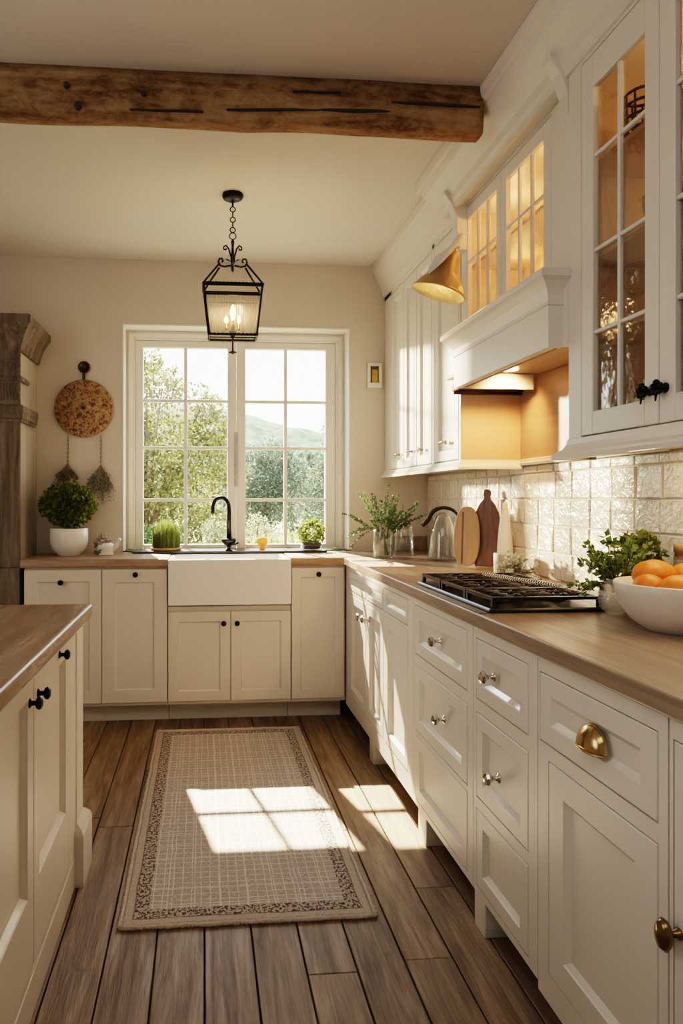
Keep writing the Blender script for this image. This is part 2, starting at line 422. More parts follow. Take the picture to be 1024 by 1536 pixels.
def tag(o, label, cat, group=None, kind=None):
    o['label'] = label; o['category'] = cat
    if group: o['group'] = group
    if kind: o['kind'] = kind
    return o
def thing(name, loc, label, cat, group=None):
    o = D.objects.new(name, None); COL.objects.link(o); o.location = loc; o['_o'] = tuple(loc)
    o.empty_display_size = .05
    return tag(o, label, cat, group)
def struct(mb, name, mat, **k):
    o = mb.build(name, mat, **k); o['kind'] = 'structure'; return o

def rv():
    while True:
        v = Vector((random.uniform(-1,1), random.uniform(-1,1), random.uniform(-1,1)))
        if .05 < v.length < 1: return v.normalized()
def cloud(mb, c, r, n, L, W, shell=.5, lump=.25, out=.5, zmin=None, seed=0):
    """leaves scattered through an uneven ellipsoid"""
    c = Vector(c)
    for _ in range(n):
        d = rv(); k = (shell + (1-shell)*random.random()**.5) * (1 + lump*noise.noise(d*2.4 + Vector((seed, c.x, c.z))*1.7))
        p = c + Vector((d.x*r[0], d.y*r[1], d.z*r[2]))*k
        if zmin is not None and p.z < zmin: continue
        dr = (d*out + rv()*(1-out) + Vector((0,0,.15))).normalized()
        s = random.uniform(.7, 1.25)
        mb.leaf(p, dr, rv(), L*s, W*s)
    return mb
def spray(mbs, mbl, base, d, length, n, L, W, r=.0016, droop=.25, pairs=True, start=.25):
    """one stem with leaves along it"""
    p = Vector(base); d = Vector(d).normalized(); pts = [p.copy()]; N = 9
    for i in range(N):
        d = (d + Vector((0,0,-droop/N)) + rv()*.06).normalized(); p = p + d*(length/N); pts.append(p.copy())
    mbs.tube(pts, [r*(1-.7*i/N) for i in range(N+1)], 5)
    for i in range(n):
        t = start + (1-start)*(i+random.random())/n; q = t*N; j = min(int(q), N-1)
        pp = pts[j].lerp(pts[j+1], q-j); dd = (pts[j+1]-pts[j]).normalized()
        s = random.uniform(.7, 1.2)
        sd = (dd*.5 + rv()).normalized()
        mbl.leaf(pp, sd, rv(), L*s, W*s)
        if pairs: mbl.leaf(pp, (dd - sd*.8 + dd*.4).normalized(), rv(), L*s, W*s)
    return pts

Pb = lambda y0: (lambda a, b, c: (a, y0-c, b))       # fronts that face the room from the back wall
Pr = lambda x0: (lambda a, b, c: (x0-c, a, b))       # fronts on the right-hand run
Pi = lambda x0: (lambda a, b, c: (x0+c, a, b))       # fronts on the island
AXB, AXR, AXI = (0,-1,0), (-1,0,0), (1,0,0)
def knob(parent, p, ax, mat='hardware', r=.014, name='knob'):
    mb = MB(); mb.lathe(p, [(r*.75,0),(r*.75,.002),(r*.4,.005),(r*.36,.014),(r*.8,.017),(r,.022),(r*.95,.027),(r*.6,.031),(r*.1,.032)], 18, ax)
    return mb.build(name, mat, parent)
def crystal_knob(parent, p, ax):
    """turned nickel knob: rose, neck and faceted head"""
    mb = MB(); mb.lathe(p, [(.014,0),(.014,.003),(.007,.006),(.006,.020),(.010,.023)], 18, ax)
    k = mb.build('knob', 'chrome', parent)
    mb = MB(); mb.lathe(Vector(p)+Vector(ax)*.021, [(.008,0),(.016,.006),(.019,.012),(.016,.019),(.008,.023),(.001,.024)], 10, ax, smooth=False)
    mb.build('knob_head', 'chrome', parent); return k
def cross_knob(parent, p, ax, mat='nickel', w=.03):
    """small T-shaped latch handle"""
    p = Vector(p); a = Vector(ax); mb = MB(); mb.lathe(p, [(.010,0),(.010,.003),(.005,.006),(.005,.022),(.007,.026)], 14, ax)
    side = Vector((0,1,0)) if abs(a.x) > .5 else Vector((1,0,0)); c = p + a*.024
    mb.tube([c-side*w, c-side*w*.5+Vector((0,0,.003)), c, c+side*w*.5+Vector((0,0,.003)), c+side*w], [.006,.0045,.006,.0045,.006], 8)
    mb.tube([c-Vector((0,0,.018)), c, c+Vector((0,0,.012))], [.003,.005,.004], 8)
    return mb.build('latch_handle', mat, parent)

# ---------------------------------------------------------------- room shell
XW, YW, ZC = 1.44, 4.17, 2.75
XL, YF = -2.6, -1.7
WX0, WX1, WZ0, WZ1 = -.501, .928, .90, 2.353
mb = MB()
mb.box(XL-.15, WX0, YW, YW+.26, 0, ZC); mb.box(WX1, XW+.15, YW, YW+.26, 0, ZC)
mb.box(WX0, WX1, YW, YW+.26, 0, WZ0); mb.box(WX0, WX1, YW, YW+.26, WZ1, ZC)
struct(mb, 'wall_back', 'wall')
struct(MB().box(XW, XW+.15, YF-.15, YW+.26, 0, ZC), 'wall_right', 'wall')
struct(MB().box(XL-.15, XL, YF-.15, YW+.26, 0, ZC), 'wall_left', 'wall')
struct(MB().box(XL-.15, XW+.15, YF-.15, YF, 0, ZC), 'wall_front', 'wall')
struct(MB().box(XL-.15, XW+.15, YF-.15, YW+.26, ZC, ZC+.12), 'ceiling', 'ceiling')
mb = MB(); x = XL; pw = .137
random.seed(11)
while x < XW:
    y = YF - random.uniform(0, 1.5)
    while y < YW:
        L = random.uniform(1.4, 2.9); g = .0022; e = .0018
        xa, xb, ya, yb = x+g, min(x+pw, XW)-g, max(y, YF)+.001, min(y+L, YW)-.001
        if yb > ya + .02:
            zt = random.uniform(-.0008, 0)
            vs = [(xa,ya,-.02),(xb,ya,-.02),(xb,yb,-.02),(xa,yb,-.02),(xa,ya,zt-e),(xb,ya,zt-e),(xb,yb,zt-e),(xa,yb,zt-e),(xa+e,ya+e,zt),(xb-e,ya+e,zt),(xb-e,yb-e,zt),(xa+e,yb-e,zt)]
            mb.add(vs, [(8,9,10,11)] + [(4+i,4+(i+1)%4,8+(i+1)%4,8+i) for i in range(4)] + [(i,(i+1)%4,4+(i+1)%4,4+i) for i in range(4)])
        y += L
    x += pw
fl = struct(mb, 'floor', 'floor')
sub = struct(MB().box(XL-.15, XW+.15, YF-.15, YW+.26, -.08, -.0195), 'floor_2', 'dark'); sub.parent = fl; sub.name = 'subfloor'
random.seed(5)

# window in a plastered reveal
y0 = YW+.13
win = D.objects.new('window_1', None); COL.objects.link(win); win.location = (.21, y0, .95); win['_o'] = (.21, y0, .95); win['kind'] = 'structure'
mb = MB()
FX0, FX1, FZ1 = -.499, .926, 2.351
mb.box(FX0, -.435, y0, y0+.09, .945, FZ1); mb.box(.862, FX1, y0, y0+.09, .945, FZ1)
mb.box(-.435, .862, y0, y0+.09, 2.285, FZ1); mb.box(-.435, .862, y0, y0+.09, .935, .95)
mb.build('window_frame', 'white', win, bevel=.004)
mb = MB()   # reveal lining boards and architrave fillet
mb.box(WX0, WX0+.012, YW-.004, y0, .945, WZ1); mb.box(WX1-.012, WX1, YW-.004, y0, .945, WZ1); mb.box(WX0+.012, WX1-.012, YW-.004, y0, WZ1-.012, WZ1)
mb.box(-.475, -.45, y0-.012, y0, .95, 2.31); mb.box(.877, .902, y0-.012, y0, .95, 2.31); mb.box(-.475, .902, y0-.012, y0, 2.30, 2.325)
mb.build('reveal_lining', 'white', win, bevel=.003)
def sash(a0, a1, l0, l1):
    P = Pb(y0+.055); mb = MB()
    zb, zt, lb, lt = .952, 2.283, .975, 2.240
    mb.boxP(P, a0, l0, zb, zt, 0, .045); mb.boxP(P, l1, a1, zb, zt, 0, .045)
    mb.boxP(P, l0, l1, zb, lb, 0, .045); mb.boxP(P, l0, l1, lt, zt, 0, .045)
    mid = (l0+l1)/2
    mb.boxP(P, mid-.011, mid+.011, lb, lt, .006, .036)
    for z in (1.900, 1.597, 1.262):
        mb.boxP(P, l0, mid-.011, z-.010, z+.010, .008, .036); mb.boxP(P, mid+.011, l1, z-.010, z+.010, .008, .036)
    s_ = mb.build('sash', 'white', win, bevel=.0025)
    MB().boxP(P, l0-.004, l1+.004, lb-.004, lt+.004, .018, .022).build('window_pane', 'pane', s_)
    return s_
s1 = sash(-.433, .213, -.384, .155); s2 = sash(.215, .860, .272, .795)
mb = MB(); P = Pb(y0+.01)
mb.boxP(P, .200, .226, 1.35, 1.70, 0, .006); mb.lathe(P(.213, 1.62, .004), [(.010,0),(.010,.006),(.006,.010),(.006,.024)], 14, AXB)
mb.boxP(P, .206, .220, 1.48, 1.63, .020, .032); mb.lathe(P(.213, 1.43, .004), [(.008,0),(.008,.014)], 12, AXB); mb.boxP(P, .204, .222, 1.36, 1.40, .006, .014)
mb.build('window_handle', 'matte_ceramic', s1, bevel=.002)
mb = MB(); mb.box(-.43, .76, 4.062, y0, .9385, .950)
mb.box(-.498, -.43, YW, y0, .9385, .946); mb.box(.76, .925, YW, y0, .9385, .946)
mb.build('window_sill', 'slate', win, bevel=.003)

# crown mouldings against the ceiling
crown = [(-.05, 2.5612), (0, 2.545), (.012, 2.545), (.014, 2.56), (.022, 2.575), (.028, 2.60), (.05, 2.635), (.075, 2.67), (.085, 2.69), (.085, 2.70), (.10, 2.705), (.105, 2.73), (.105, ZC-.001), (0, ZC-.001)]
mb = MB(); mb.mould([(1.15, YW-.002), (1.15, 2.965)], [(o*.75, z) for o, z in crown], 1)
struct(mb, 'trim_1', 'paint')
mb = MB(); mb.mould([(1.40, 2.955), (1.105, 2.955), (1.105, .9)], [(o*1.1, z) for o, z in crown], 1)
struct(mb, 'trim_2', 'paint')

struct(MB().box(1.106, XW-.001, .9, 2.9545, 2.5615, ZC-.001).box(1.1505, XW-.001, 2.9555, YW-.001, 2.5615, ZC-.001), 'trim_3', 'paint')
# beam across the ceiling
random.seed(3)
bt = thing('ceiling_beam', (0, 2.37, 2.6), 'rough hewn brown timber beam crossing the ceiling', 'beam')
mb = MB(); NX, x0, x1 = 150, XL+.002, 0.999
sec = []
ny, nz = 5, 7
by0, by1, bz0, bz1 = 2.31, 2.398, 2.572, ZC-.0005
for i in range(ny): sec.append((by0+(by1-by0)*i/ny, bz0))
for i in range(nz): sec.append((by1, bz0+(bz1-bz0)*i/nz))
for i in range(ny): sec.append((by1-(by1-by0)*i/ny, bz1))
for i in range(nz): sec.append((by0, bz1-(bz1-bz0)*i/nz))
vs = []; ns = len(sec)
for i in range(NX+1):
    X = x0+(x1-x0)*i/NX
    for (Y, Z) in sec:
        cy, cz = (Y-2.354)/.044, (Z-2.661)/.089
        q = Vector((X*1.3, Y*9, Z*9)); a = noise.noise(q)*.008 + noise.noise(q*3.1)*.004
        corner = abs(cy)*abs(cz)
        kz = 0 if Z > bz1-.002 else 1
        if Z < bz0+.001: a -= abs(noise.noise(Vector((X*2.2, 3.3, Y*5))))*.010
        vs.append((X, Y + cy*a - cy*corner*.008, Z + (cz*a - cz*corner*.010)*kz))
fs = [(i*ns+j, (i+1)*ns+j, (i+1)*ns+(j+1)%ns, i*ns+(j+1)%ns) for i in range(NX) for j in range(ns)]
fs += [tuple(range(ns)), tuple(NX*ns+j for j in range(ns))]
mb.add(vs, fs, True); mb.build('timber', 'beam', bt)
def lens(mb, xa, xb, z, h, tilt=0):
    n = 14; up = []; lo = []
    for i in range(n+1):
        t = i/n; w = math.sin(PI*t)**.7*h*(1+.4*noise.noise(Vector((xa+t*3, z, 0)))); X = xa+(xb-xa)*t; c = z+tilt*t + .004*noise.noise(Vector((X*9, z*5, 1)))
        up.append((X, c+w)); lo.append((X, c-w))
    mb.prism(lo+up[::-1], lambda a, b, c: (a, 2.3-c, b), -.02, .0005)
for c in ((.66, .985, 2.668, .0035, -.002), (.08, .42, 2.615, .0022, .014), (.40, .655, 2.630, .0048, .003), (.31, .48, 2.690, .0018, .006), (-.25, .0, 2.60, .0012, .004)):
    mb = MB(); lens(mb, *c); mb.build('crack', 'dark', bt)
for (X, Z, r) in ((-.463, 2.672, .010), (-.425, 2.605, .012), (-.204, 2.655, .009)):
    MB().lathe((X, 2.316, Z), [(r,0),(r,.016),(r*.6,.018),(.001,.0185)], 12, AXB).build('knot', 'dark', bt)

# ---------------------------------------------------------------- back run of base cabinets
YB = 3.741; ZT = .891; ZBOT = .144
def base_back(a0, a1, doors, label, zt=ZT):
    t = thing('base_cabinet', ((a0+a1)/2, YB, 0), label, 'cabinet')
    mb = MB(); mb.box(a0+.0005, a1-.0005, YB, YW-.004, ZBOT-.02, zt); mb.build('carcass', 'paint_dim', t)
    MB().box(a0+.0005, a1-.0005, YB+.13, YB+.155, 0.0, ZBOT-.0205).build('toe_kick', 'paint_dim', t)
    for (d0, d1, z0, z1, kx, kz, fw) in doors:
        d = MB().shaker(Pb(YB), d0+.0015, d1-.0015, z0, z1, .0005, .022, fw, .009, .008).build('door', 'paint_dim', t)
        if kx is not None: knob(d, (kx, YB-.022, kz), AXB, 'hardware', .015)
    return t
base_back(-.975, -.557, [(-.975, -.557, ZBOT, .880, -.775, .813, .064)], 'cream base cabinet at the far left beside the armoire')
base_back(-.557, -.199, [(-.557, -.199, ZBOT, .880, -.372, .852, .070)], 'cream base cabinet with one black knob left of the sink')
base_back(-.197, .491, [(-.197, .151, ZBOT, .642, .112, .577, .055), (.151, .491, ZBOT, .642, .187, .577, .055)], 'wide cream two-door cabinet under the white sink', .668)
base_back(.493, .803, [(.493, .795, ZBOT, .880, .645, .846, .050)], 'cream base cabinet with one black knob right of the sink')

# farmhouse sink
mb = MB(); sx0, sx1, sy0, sy1, sz0, sz1 = -.194, .488, 3.695, 4.058, .680, .934
n = 6
def rr(x0, x1, y0, y1, r, z, k=5):
    out = []
    for (cx, cy, a0) in ((x1-r, y0+r, -PI/2), (x1-r, y1-r, 0), (x0+r, y1-r, PI/2), (x0+r, y0+r, PI)):
        for i in range(k+1):
            t = a0+PI/2*i/k; out.append((cx+r*math.cos(t), cy+r*math.sin(t), z))
    return out
loops = [rr(sx0,sx1,sy0,sy1,.006,sz0), rr(sx0,sx1,sy0,sy1,.006,sz1-.006), rr(sx0+.006,sx1-.006,sy0+.006,sy1-.006,.006,sz1),
         rr(sx0+.024,sx1-.024,sy0+.024,sy1-.024,.02,sz1), rr(sx0+.03,sx1-.03,sy0+.03,sy1-.03,.03,sz1-.008),
         rr(sx0+.036,sx1-.036,sy0+.036,sy1-.036,.04,sz0+.07), rr(sx0+.07,sx1-.07,sy0+.07,sy1-.07,.04,sz0+.03)]
m_ = len(loops[0]); vs = [v for l in loops for v in l]
fs = [(j*m_+i, j*m_+(i+1)%m_, (j+1)*m_+(i+1)%m_, (j+1)*m_+i) for j in range(len(loops)-1) for i in range(m_)]
fs += [tuple(range(m_-1,-1,-1)), tuple((len(loops)-1)*m_+i for i in range(m_))]
mb.add(vs, fs, False)
t = thing('farmhouse_sink', (.147, 3.87, .68), 'white apron-front farmhouse sink beneath the window', 'sink')
mb.build('basin', 'sink', t, bevel=.004, seg=2)
MB().lathe((.147, 3.9, sz0+.031), [(.03,0),(.03,.002),(.02,.003),(.018,.0015)], 20).build('drain', 'chrome', t)

# worktops
def slab(name, poly, z0, z1, mat, label, rough=0, front=None, loc=(0,0,0), bevel=.006):
    mb = MB(); n = len(poly)
    mb.prism(poly, lambda a, b, c: (a, b, c), z0, z1)
    return tag(mb.build(name, mat, None, bevel=bevel, seg=3, loc=loc), label, 'countertop')
def rustic(name, x0, x1, y0, y1, z0, z1, label, loc, endcut=(0,0)):
    mb = MB(); N = 60; sec0 = [(y0+.004,z0),(y0-.002,z0+.012),(y0,z0+.03),(y0+.004,z1-.003),(y0+.009,z1),(y1,z1),(y1,z0)]
    vs = []
    for i in range(N+1):
        t = i/N
        for (Y, Z) in sec0:
            f = (Y-y0)/(y1-y0); lo = x0+endcut[0]*f; hi = x1+endcut[1]*f; X = lo+(hi-lo)*t
            if Y < y0+.02:
                q = Vector((X*9, Z*30, 2)); Y += noise.noise(q)*.005 + noise.noise(q*3)*.002
                if Z < z1-.001 and Z > z0+.001: Z += noise.noise(q*2+Vector((5,5,5)))*.002
            vs.append((X, Y, Z))
    k = len(sec0)
    fs = [(i*k+j, (i+1)*k+j, (i+1)*k+(j+1)%k, i*k+(j+1)%k) for i in range(N) for j in range(k)] + [tuple(range(k)), tuple(N*k+j for j in range(k))]
    mb.add(vs, fs); return tag(mb.build(name, 'counter_x', None, loc=loc), label, 'countertop')
CT = .938
rustic('countertop', -.992, -.1955, 3.712, YW-.003, ZT+.001, CT, 'rough-edged wooden worktop left of the sink', (-.6, 3.94, CT), (0, 0))
rustic('countertop', .4895, .8025, 3.72, YW-.003, ZT+.001, CT, 'short rough-edged wooden worktop between sink and corner', (.6, 3.94, CT), (0, 0))
slab('countertop', [(.787,.58),(XW-.012,.58),(XW-.012,YW-.003),(.805,YW-.003),(.805,3.712),(.787,3.694)], .896, .938, 'counter', 'long brown wooden worktop along the right wall carrying the hob', loc=(1.1,2.2,CT))
# strip of stone behind the sink between the two short worktops
tag(MB().box(-.194, .488, 4.0595, YW-.003, .70, .9383).build('stone_strip', 'slate', None, bevel=.002, loc=(.15,4.11,.93)), 'dark stone strip behind the sink below the window', 'ledge')

# ---------------------------------------------------------------- right run of base cabinets
XR = .806
def unit(y0, y1, fronts, label, z0=.105, zt=.895, legs=(), rails=(), depth=XW-.014):
    """inset fronts in a face frame; fronts: (kind, y0, y1, z0, z1, fw, knob)"""
    t = thing('base_cabinet', (XR+.3, (y0+y1)/2, 0), label, 'cabinet')
    lo, hi = min(y0, y1), max(y0, y1)
    body = MB(); body.box(XR+.022, depth, lo+.0008, hi-.0008, z0, zt); body.build('carcass', 'paint', t)
    P = Pr(XR+.0215)
    fr = MB(); ys = sorted(set([lo+.0008, hi-.0008] + [v for f in fronts for v in (f[1], f[2])])); zs = sorted(set([z0, zt] + [v for f in fronts for v in (f[3], f[4])]))
    for i in range(len(ys)-1):
        for j in range(len(zs)-1):
            cy, cz = (ys[i]+ys[i+1])/2, (zs[j]+zs[j+1])/2
            if not any(f[1] < cy < f[2] and f[3] < cz < f[4] for f in fronts) and ys[i+1]-ys[i] > 1e-5 and zs[j+1]-zs[j] > 1e-5:
                fr.boxP(P, ys[i], ys[i+1], zs[j], zs[j+1], 0, .0205)
    fr.build('face_frame', 'paint', t)
    for (kind, a, b, c, d, fw, kn) in fronts:
        bd_ = MB(); f = MB().shaker(P, a+.003, b-.003, c+.003, d-.003, .001, .0215, fw, .013, .014, .002, bead=bd_).build(kind, 'paint', t); bd_.build('bead_glint', 'bead', f)
        if kn: kn(f)
    for (ya, yb) in legs:
        mb = MB(); w = .012
        mb.prism([(ya, z0-.0005), (ya-.0, .03), (ya+w*.4, 0.0), (yb-w*.4, 0.0), (yb, .03), (yb, z0-.0005)], lambda a, b, c: (XR+c, a, b), .002, .085)
        mb.build('leg', 'paint', t, bevel=.002)
    return t
ck = lambda y, z: (lambda f: crystal_knob(f, (XR, y, z), AXR))
U1 = unit(3.735, 2.515, [
    ('drawer', 3.27, 3.63, .765, .872, .028, None), ('drawer', 2.945, 3.25, .765, .872, .028, None), ('drawer', 2.58, 2.925, .765, .872, .028, None),
    ('door', 3.27, 3.63, .185, .748, .045, ck(3.305, .672)), ('door', 2.945, 3.25, .185, .748, .045, ck(3.205, .680)), ('door', 2.58, 2.925, .185, .748, .045, None)],
    'white three-door base cabinet with small drawers, nearest the back corner', legs=((3.12, 3.20),))
U2 = unit(2.513, 1.942, [
    ('drawer', 1.985, 2.49, .678, .866, .045, ck(2.215, .783)), ('drawer', 1.985, 2.49, .388, .640, .045, ck(2.18, .529)), ('drawer', 1.985, 2.49, .125, .372, .045, None)],
    'white three-drawer cabinet in front of the far half of the hob', legs=((2.37, 2.46),))
U3 = unit(1.940, 1.556, [
    ('drawer', 1.60, 1.92, .678, .858, .042, ck(1.795, .774)), ('drawer', 1.60, 1.92, .388, .640, .042, ck(1.765, .505)), ('drawer', 1.60, 1.92, .125, .356, .042, None)],
    'white three-drawer cabinet below the front edge of the hob, next to the cup-pull cabinet', legs=((1.86, 1.936),))
def cup(f):
    """half-dome bin pull"""
    mb = MB(); c = Vector((XR, 1.318, .752)); R, H, Dp = .046, .052, .030; N = 24; K = 10; vs = []
    for i in range(K+1):
        ph = PI/2*i/K
        for j in range(N+1):
            th = PI*j/N; st = math.sin(th)
            vs.append(c + Vector((-Dp*math.cos(ph)*st**.8, R*math.cos(th), H*math.sin(ph)*st**.8)))
    mb.add(vs, [(i*(N+1)+j, i*(N+1)+j+1, (i+1)*(N+1)+j+1, (i+1)*(N+1)+j) for i in range(K) for j in range(N)], True)
    mb.tube([c+Vector((-Dp*math.sin(PI*j/24)**.8, R*math.cos(PI*j/24), 0)) for j in range(25)], .0022, 6)
    o = mb.build('cup_pull', 'brass', f); s = o.modifiers.new('sol', 'SOLIDIFY'); s.thickness = .002
U4 = unit(1.554, 1.100, [
    ('drawer', 1.125, 1.545, .690, .856, .045, cup), ('door', 1.125, 1.505, .155, .655, .062, None)],
    'white cabinet with a brass cup-pull drawer above a tall panel door', z0=.085)
def oval(f):
    mb = MB(); mb.lathe((XR, 1.072, .530), [(.010,0),(.010,.003),(.006,.006),(.006,.02)], 14, AXR)
    mb.lathe((XR-.018, 1.072, .530), [(.006,0),(.016,.004),(.019,.010),(.015,.017),(.004,.021)], 20, AXR, sx=1.5); mb.build('knob', 'dim_brass', f)
U5 = unit(1.098, .60, [('door', .63, 1.088, .155, .856, .062, oval)], 'white cabinet with an aged oval brass knob at the right picture edge', z0=.085)

# tiled splashback
mb = MB(); tw, th = .128, .110; yy = YW-.012; random.seed(21); row = 0; z = CT+.001
grt = thing('backsplash', (XW-.006, 2.4, CT), 'glossy handmade cream square tiles on the wall behind the right worktop', 'backsplash')
ZTT = 1.415
while z < ZTT-.02:
    y = YW-.012; zt_ = min(z+th, ZTT)
    while y > .55:
        yb = max(y-tw, .5); g = .0022; tx = [random.uniform(-.0022, .0022) for _ in range(2)]
        ox = XW-.012
        cs = [(y-g, z+g), (yb+g, z+g), (yb+g, zt_-g), (y-g, zt_-g)]
        fr = [(ox + tx[0]*((a-(y+yb)/2)/tw*2) + tx[1]*((b-(z+zt_)/2)/th*2), a, b) for a, b in cs]
        inner = []
        for (q, a, b) in fr:
            ca, cb = (y+yb)/2, (z+zt_)/2; e = .004
            inner.append((q-.0022, a-math.copysign(e, a-ca), b-math.copysign(e, b-cb)))
        back = [(XW-.004, a, b) for a, b in cs]
        mb.add(back+fr+inner, [(8,9,10,11)]+[(4+i,4+(i+1)%4,8+(i+1)%4,8+i) for i in range(4)]+[(i,(i+1)%4,4+(i+1)%4,4+i) for i in range(4)])
        y -= tw + random.uniform(-.006, .006)
    z += th
mb.build('tiles', 'tile', grt)
MB().box(XW-.009, XW-.001, .5, YW-.012, CT, ZTT).build('grout', 'grout', grt)
tag(MB().box(1.19, XW-.0135, YW-.010, YW-.001, CT+.0005, 1.03).build('upstand', 'counter', None, bevel=.002, loc=(1.3,YW,CT)), 'low wooden upstand on the back wall behind the glass cloche', 'upstand')

# ---------------------------------------------------------------- wall cabinets
XU = 1.15
t = thing('wall_cabinet', (1.3, 3.5, 1.42), 'tall cream wall cabinet with narrow doors beside the window wall', 'cabinet')
mb = MB(); mb.box(XU+.022, XW-.003, 2.914, YW-.004, 1.445, 2.56); mb.build('carcass', 'paint', t)
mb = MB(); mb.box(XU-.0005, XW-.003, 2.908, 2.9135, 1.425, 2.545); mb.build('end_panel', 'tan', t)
mb = MB(); mb.mould([(XU+.002, YW-.004), (XU+.002, 2.905), (XW-.015, 2.905)], [(0,1.444),(.006,1.444),(.010,1.432),(.020,1.420),(.024,1.412),(.024,1.402),(0,1.402)], 1)
mb.box(XU+.002, XW-.015, 2.905, YW-.004, 1.425, 1.4445); mb.build('light_rail', 'paint', t)
P = Pr(XU+.0215)
fr = MB()
for (a, b) in ((4.02, YW-.004), (3.255, 3.285), (2.914, 2.93)): fr.boxP(P, a, b, 1.445, 2.56, 0, .0205)
fr.boxP(P, 2.914, YW-.004, 2.525, 2.56, 0, .0205); fr.build('face_frame', 'paint', t)
for (a, b, h, z) in ((3.765, 4.018, 3.84, 1.528), (3.53, 3.762, 3.60, 1.530), (3.288, 3.527, 3.43, 1.528), (2.932, 3.252, 3.09, 1.537)):
    d = MB().shaker(P, a+.002, b-.002, 1.449, 2.522, .001, .0215, .050, .013, .012, .003).build('door', 'paint', t)
    cross_knob(d, (XU, h, z), AXR, 'nickel', .026 if z < 1.535 else .03)

def lite_door(t, P, a0, a1, b0, b1, la, lb_, za, zb, cols, rows, c1=.0215, knobf=None):
    mb = MB(); m = .011
    mb.boxP(P, a0, la, b0, b1, .001, c1); mb.boxP(P, lb_, a1, b0, b1, .001, c1)
    mb.boxP(P, la, lb_, b0, za, .001, c1); mb.boxP(P, la, lb_, zb, b1, .001, c1)
    cols = [la] + cols + [lb_]
    for c in cols[1:-1]: mb.boxP(P, c-m/2, c+m/2, za, zb, .004, c1-.004)
    for r in rows:
        for i in range(len(cols)-1):
            mb.boxP(P, cols[i]+(m/2 if i else 0), cols[i+1]-(m/2 if i < len(cols)-2 else 0), r-m/2, r+m/2, .004, c1-.004)
    d = mb.build('door', 'paint', t, bevel=.0025)
    MB().boxP(P, la-.003, lb_+.003, za-.003, zb+.003, .005, .008).build('glass_pane', 'cabglass', d)
    if knobf: knobf(d)
    return d
def hollow(t, x0, x1, y0, y1, z0, z1, shelves=()):
    w = .016; mb = MB()
    mb.box(x0, x1, y0, y0+w, z0, z1); mb.box(x0, x1, y1-w, y1, z0, z1); mb.box(x0, x1, y0+w, y1-w, z0, z0+w); mb.box(x0, x1, y0+w, y1-w, z1-w, z1)
    mb.build('carcass', 'paint', t)
    mb = MB(); mb.box(x1-.010, x1-.002, y0+w, y1-w, z0+w, z1-w); mb.box(x0+.004, x1-.011, y0+w, y0+w+.003, z0+w, z1-w); mb.box(x0+.004, x1-.011, y1-w-.003, y1-w, z0+w, z1-w); mb.build('lining', 'interior', t)
    for z in shelves: MB().box(x0+.02, x1-.011, y0+w+.0035, y1-w-.0035, z-.007, z+.007).build('shelf', 'interior', t)
# glazed cabinet over the hood
t = thing('wall_cabinet', (1.3, 2.43, 1.96), 'cream cabinet with two lit glazed doors above the range hood', 'cabinet')
hollow(t, XU+.022, XW-.003, 1.936, 2.903, 1.975, 2.56, (2.30,))
P = Pr(XU+.0215); fr = MB()
for (a, b) in ((2.878, 2.903), (1.936, 2.125)): fr.boxP(P, a, b, 1.975, 2.56, 0, .0205)
fr.boxP(P, 2.125, 2.878, 2.545, 2.56, 0, .0205); fr.boxP(P, 2.125, 2.878, 1.975, 1.985, 0, .0205); fr.build('face_frame', 'paint', t)
lite_door(t, P, 2.505, 2.876, 1.987, 2.543, 2.545, 2.832, 2.03, 2.49, [2.641, 2.737], [2.305])
lite_door(t, P, 2.127, 2.502, 1.987, 2.543, 2.180, 2.462, 2.03, 2.49, [2.274, 2.368], [2.305])
# two brackets that carry the crown on each side of the glazed doors
def bracket(ya, yb, xf, zlo):
    mb = MB()
    prof = [(xf+.05, zlo), (xf, zlo), (xf, 2.42), (xf-.006, 2.44), (xf-.008, 2.50), (xf-.03, 2.56), (xf-.06, 2.60), (xf-.066, 2.615), (xf+.05, 2.615)]
    mb.prism(prof, lambda a, b, c: (a, c, b), ya, yb); mb.boxP(lambda a, b, c: (a, c, b), xf-.004, xf+.05, 2.425, 2.437, ya-.004, yb+.004)
    return mb.build('bracket', 'paint', t, bevel=.002)
bracket(2.835, 2.885, XU-.040, 2.36)
bracket(1.937, 1.985, XU-.045, 1.975)

# tall glazed cabinet on the right
XG = 1.10
t = thing('wall_cabinet', (1.27, 1.55, 1.40), 'tall cream glass-fronted cabinet at upper right with ornate black knobs', 'cabinet')
hollow(t, XG+.022, XW-.003, 1.15, 1.934, 1.45, 2.56, (1.742, 1.975, 2.245))
P = Pr(XG+.0215); fr = MB()
for (a, b) in ((1.868, 1.934), (1.15, 1.185)): fr.boxP(P, a, b, 1.45, 2.56, 0, .0205)
fr.boxP(P, 1.185, 1.868, 2.535, 2.56, 0, .0205); fr.build('face_frame', 'paint', t)
def ornate(y):
    def f(d):
        p = Vector((XG, y, 1.535)); mb = MB(); mb.lathe(p, [(.012,0),(.012,.003),(.006,.008),(.006,.02)], 14, AXR)
        for k in range(5):
            a = 2*PI*k/5+.3; mb.ball(p+Vector((-.024, math.cos(a)*.012, math.sin(a)*.012)), .008, 10, 7)
        mb.ball(p+Vector((-.031,0,0)), .008, 10, 7); mb.tube([p+Vector((-.024,0,-.008)), p+Vector((-.026,.001,-.032))], [.004,.002], 6)
        mb.build('knob', 'black', d)
    return f
lite_door(t, P, 1.535, 1.866, 1.453, 2.533, 1.586, 1.810, 1.518, 2.44, [1.698], [1.742, 1.975, 2.245], knobf=ornate(1.562))
lite_door(t, P, 1.187, 1.532, 1.453, 2.533, 1.245, 1.478, 1.518, 2.44, [1.36], [1.742, 1.975, 2.245], knobf=ornate(1.508))
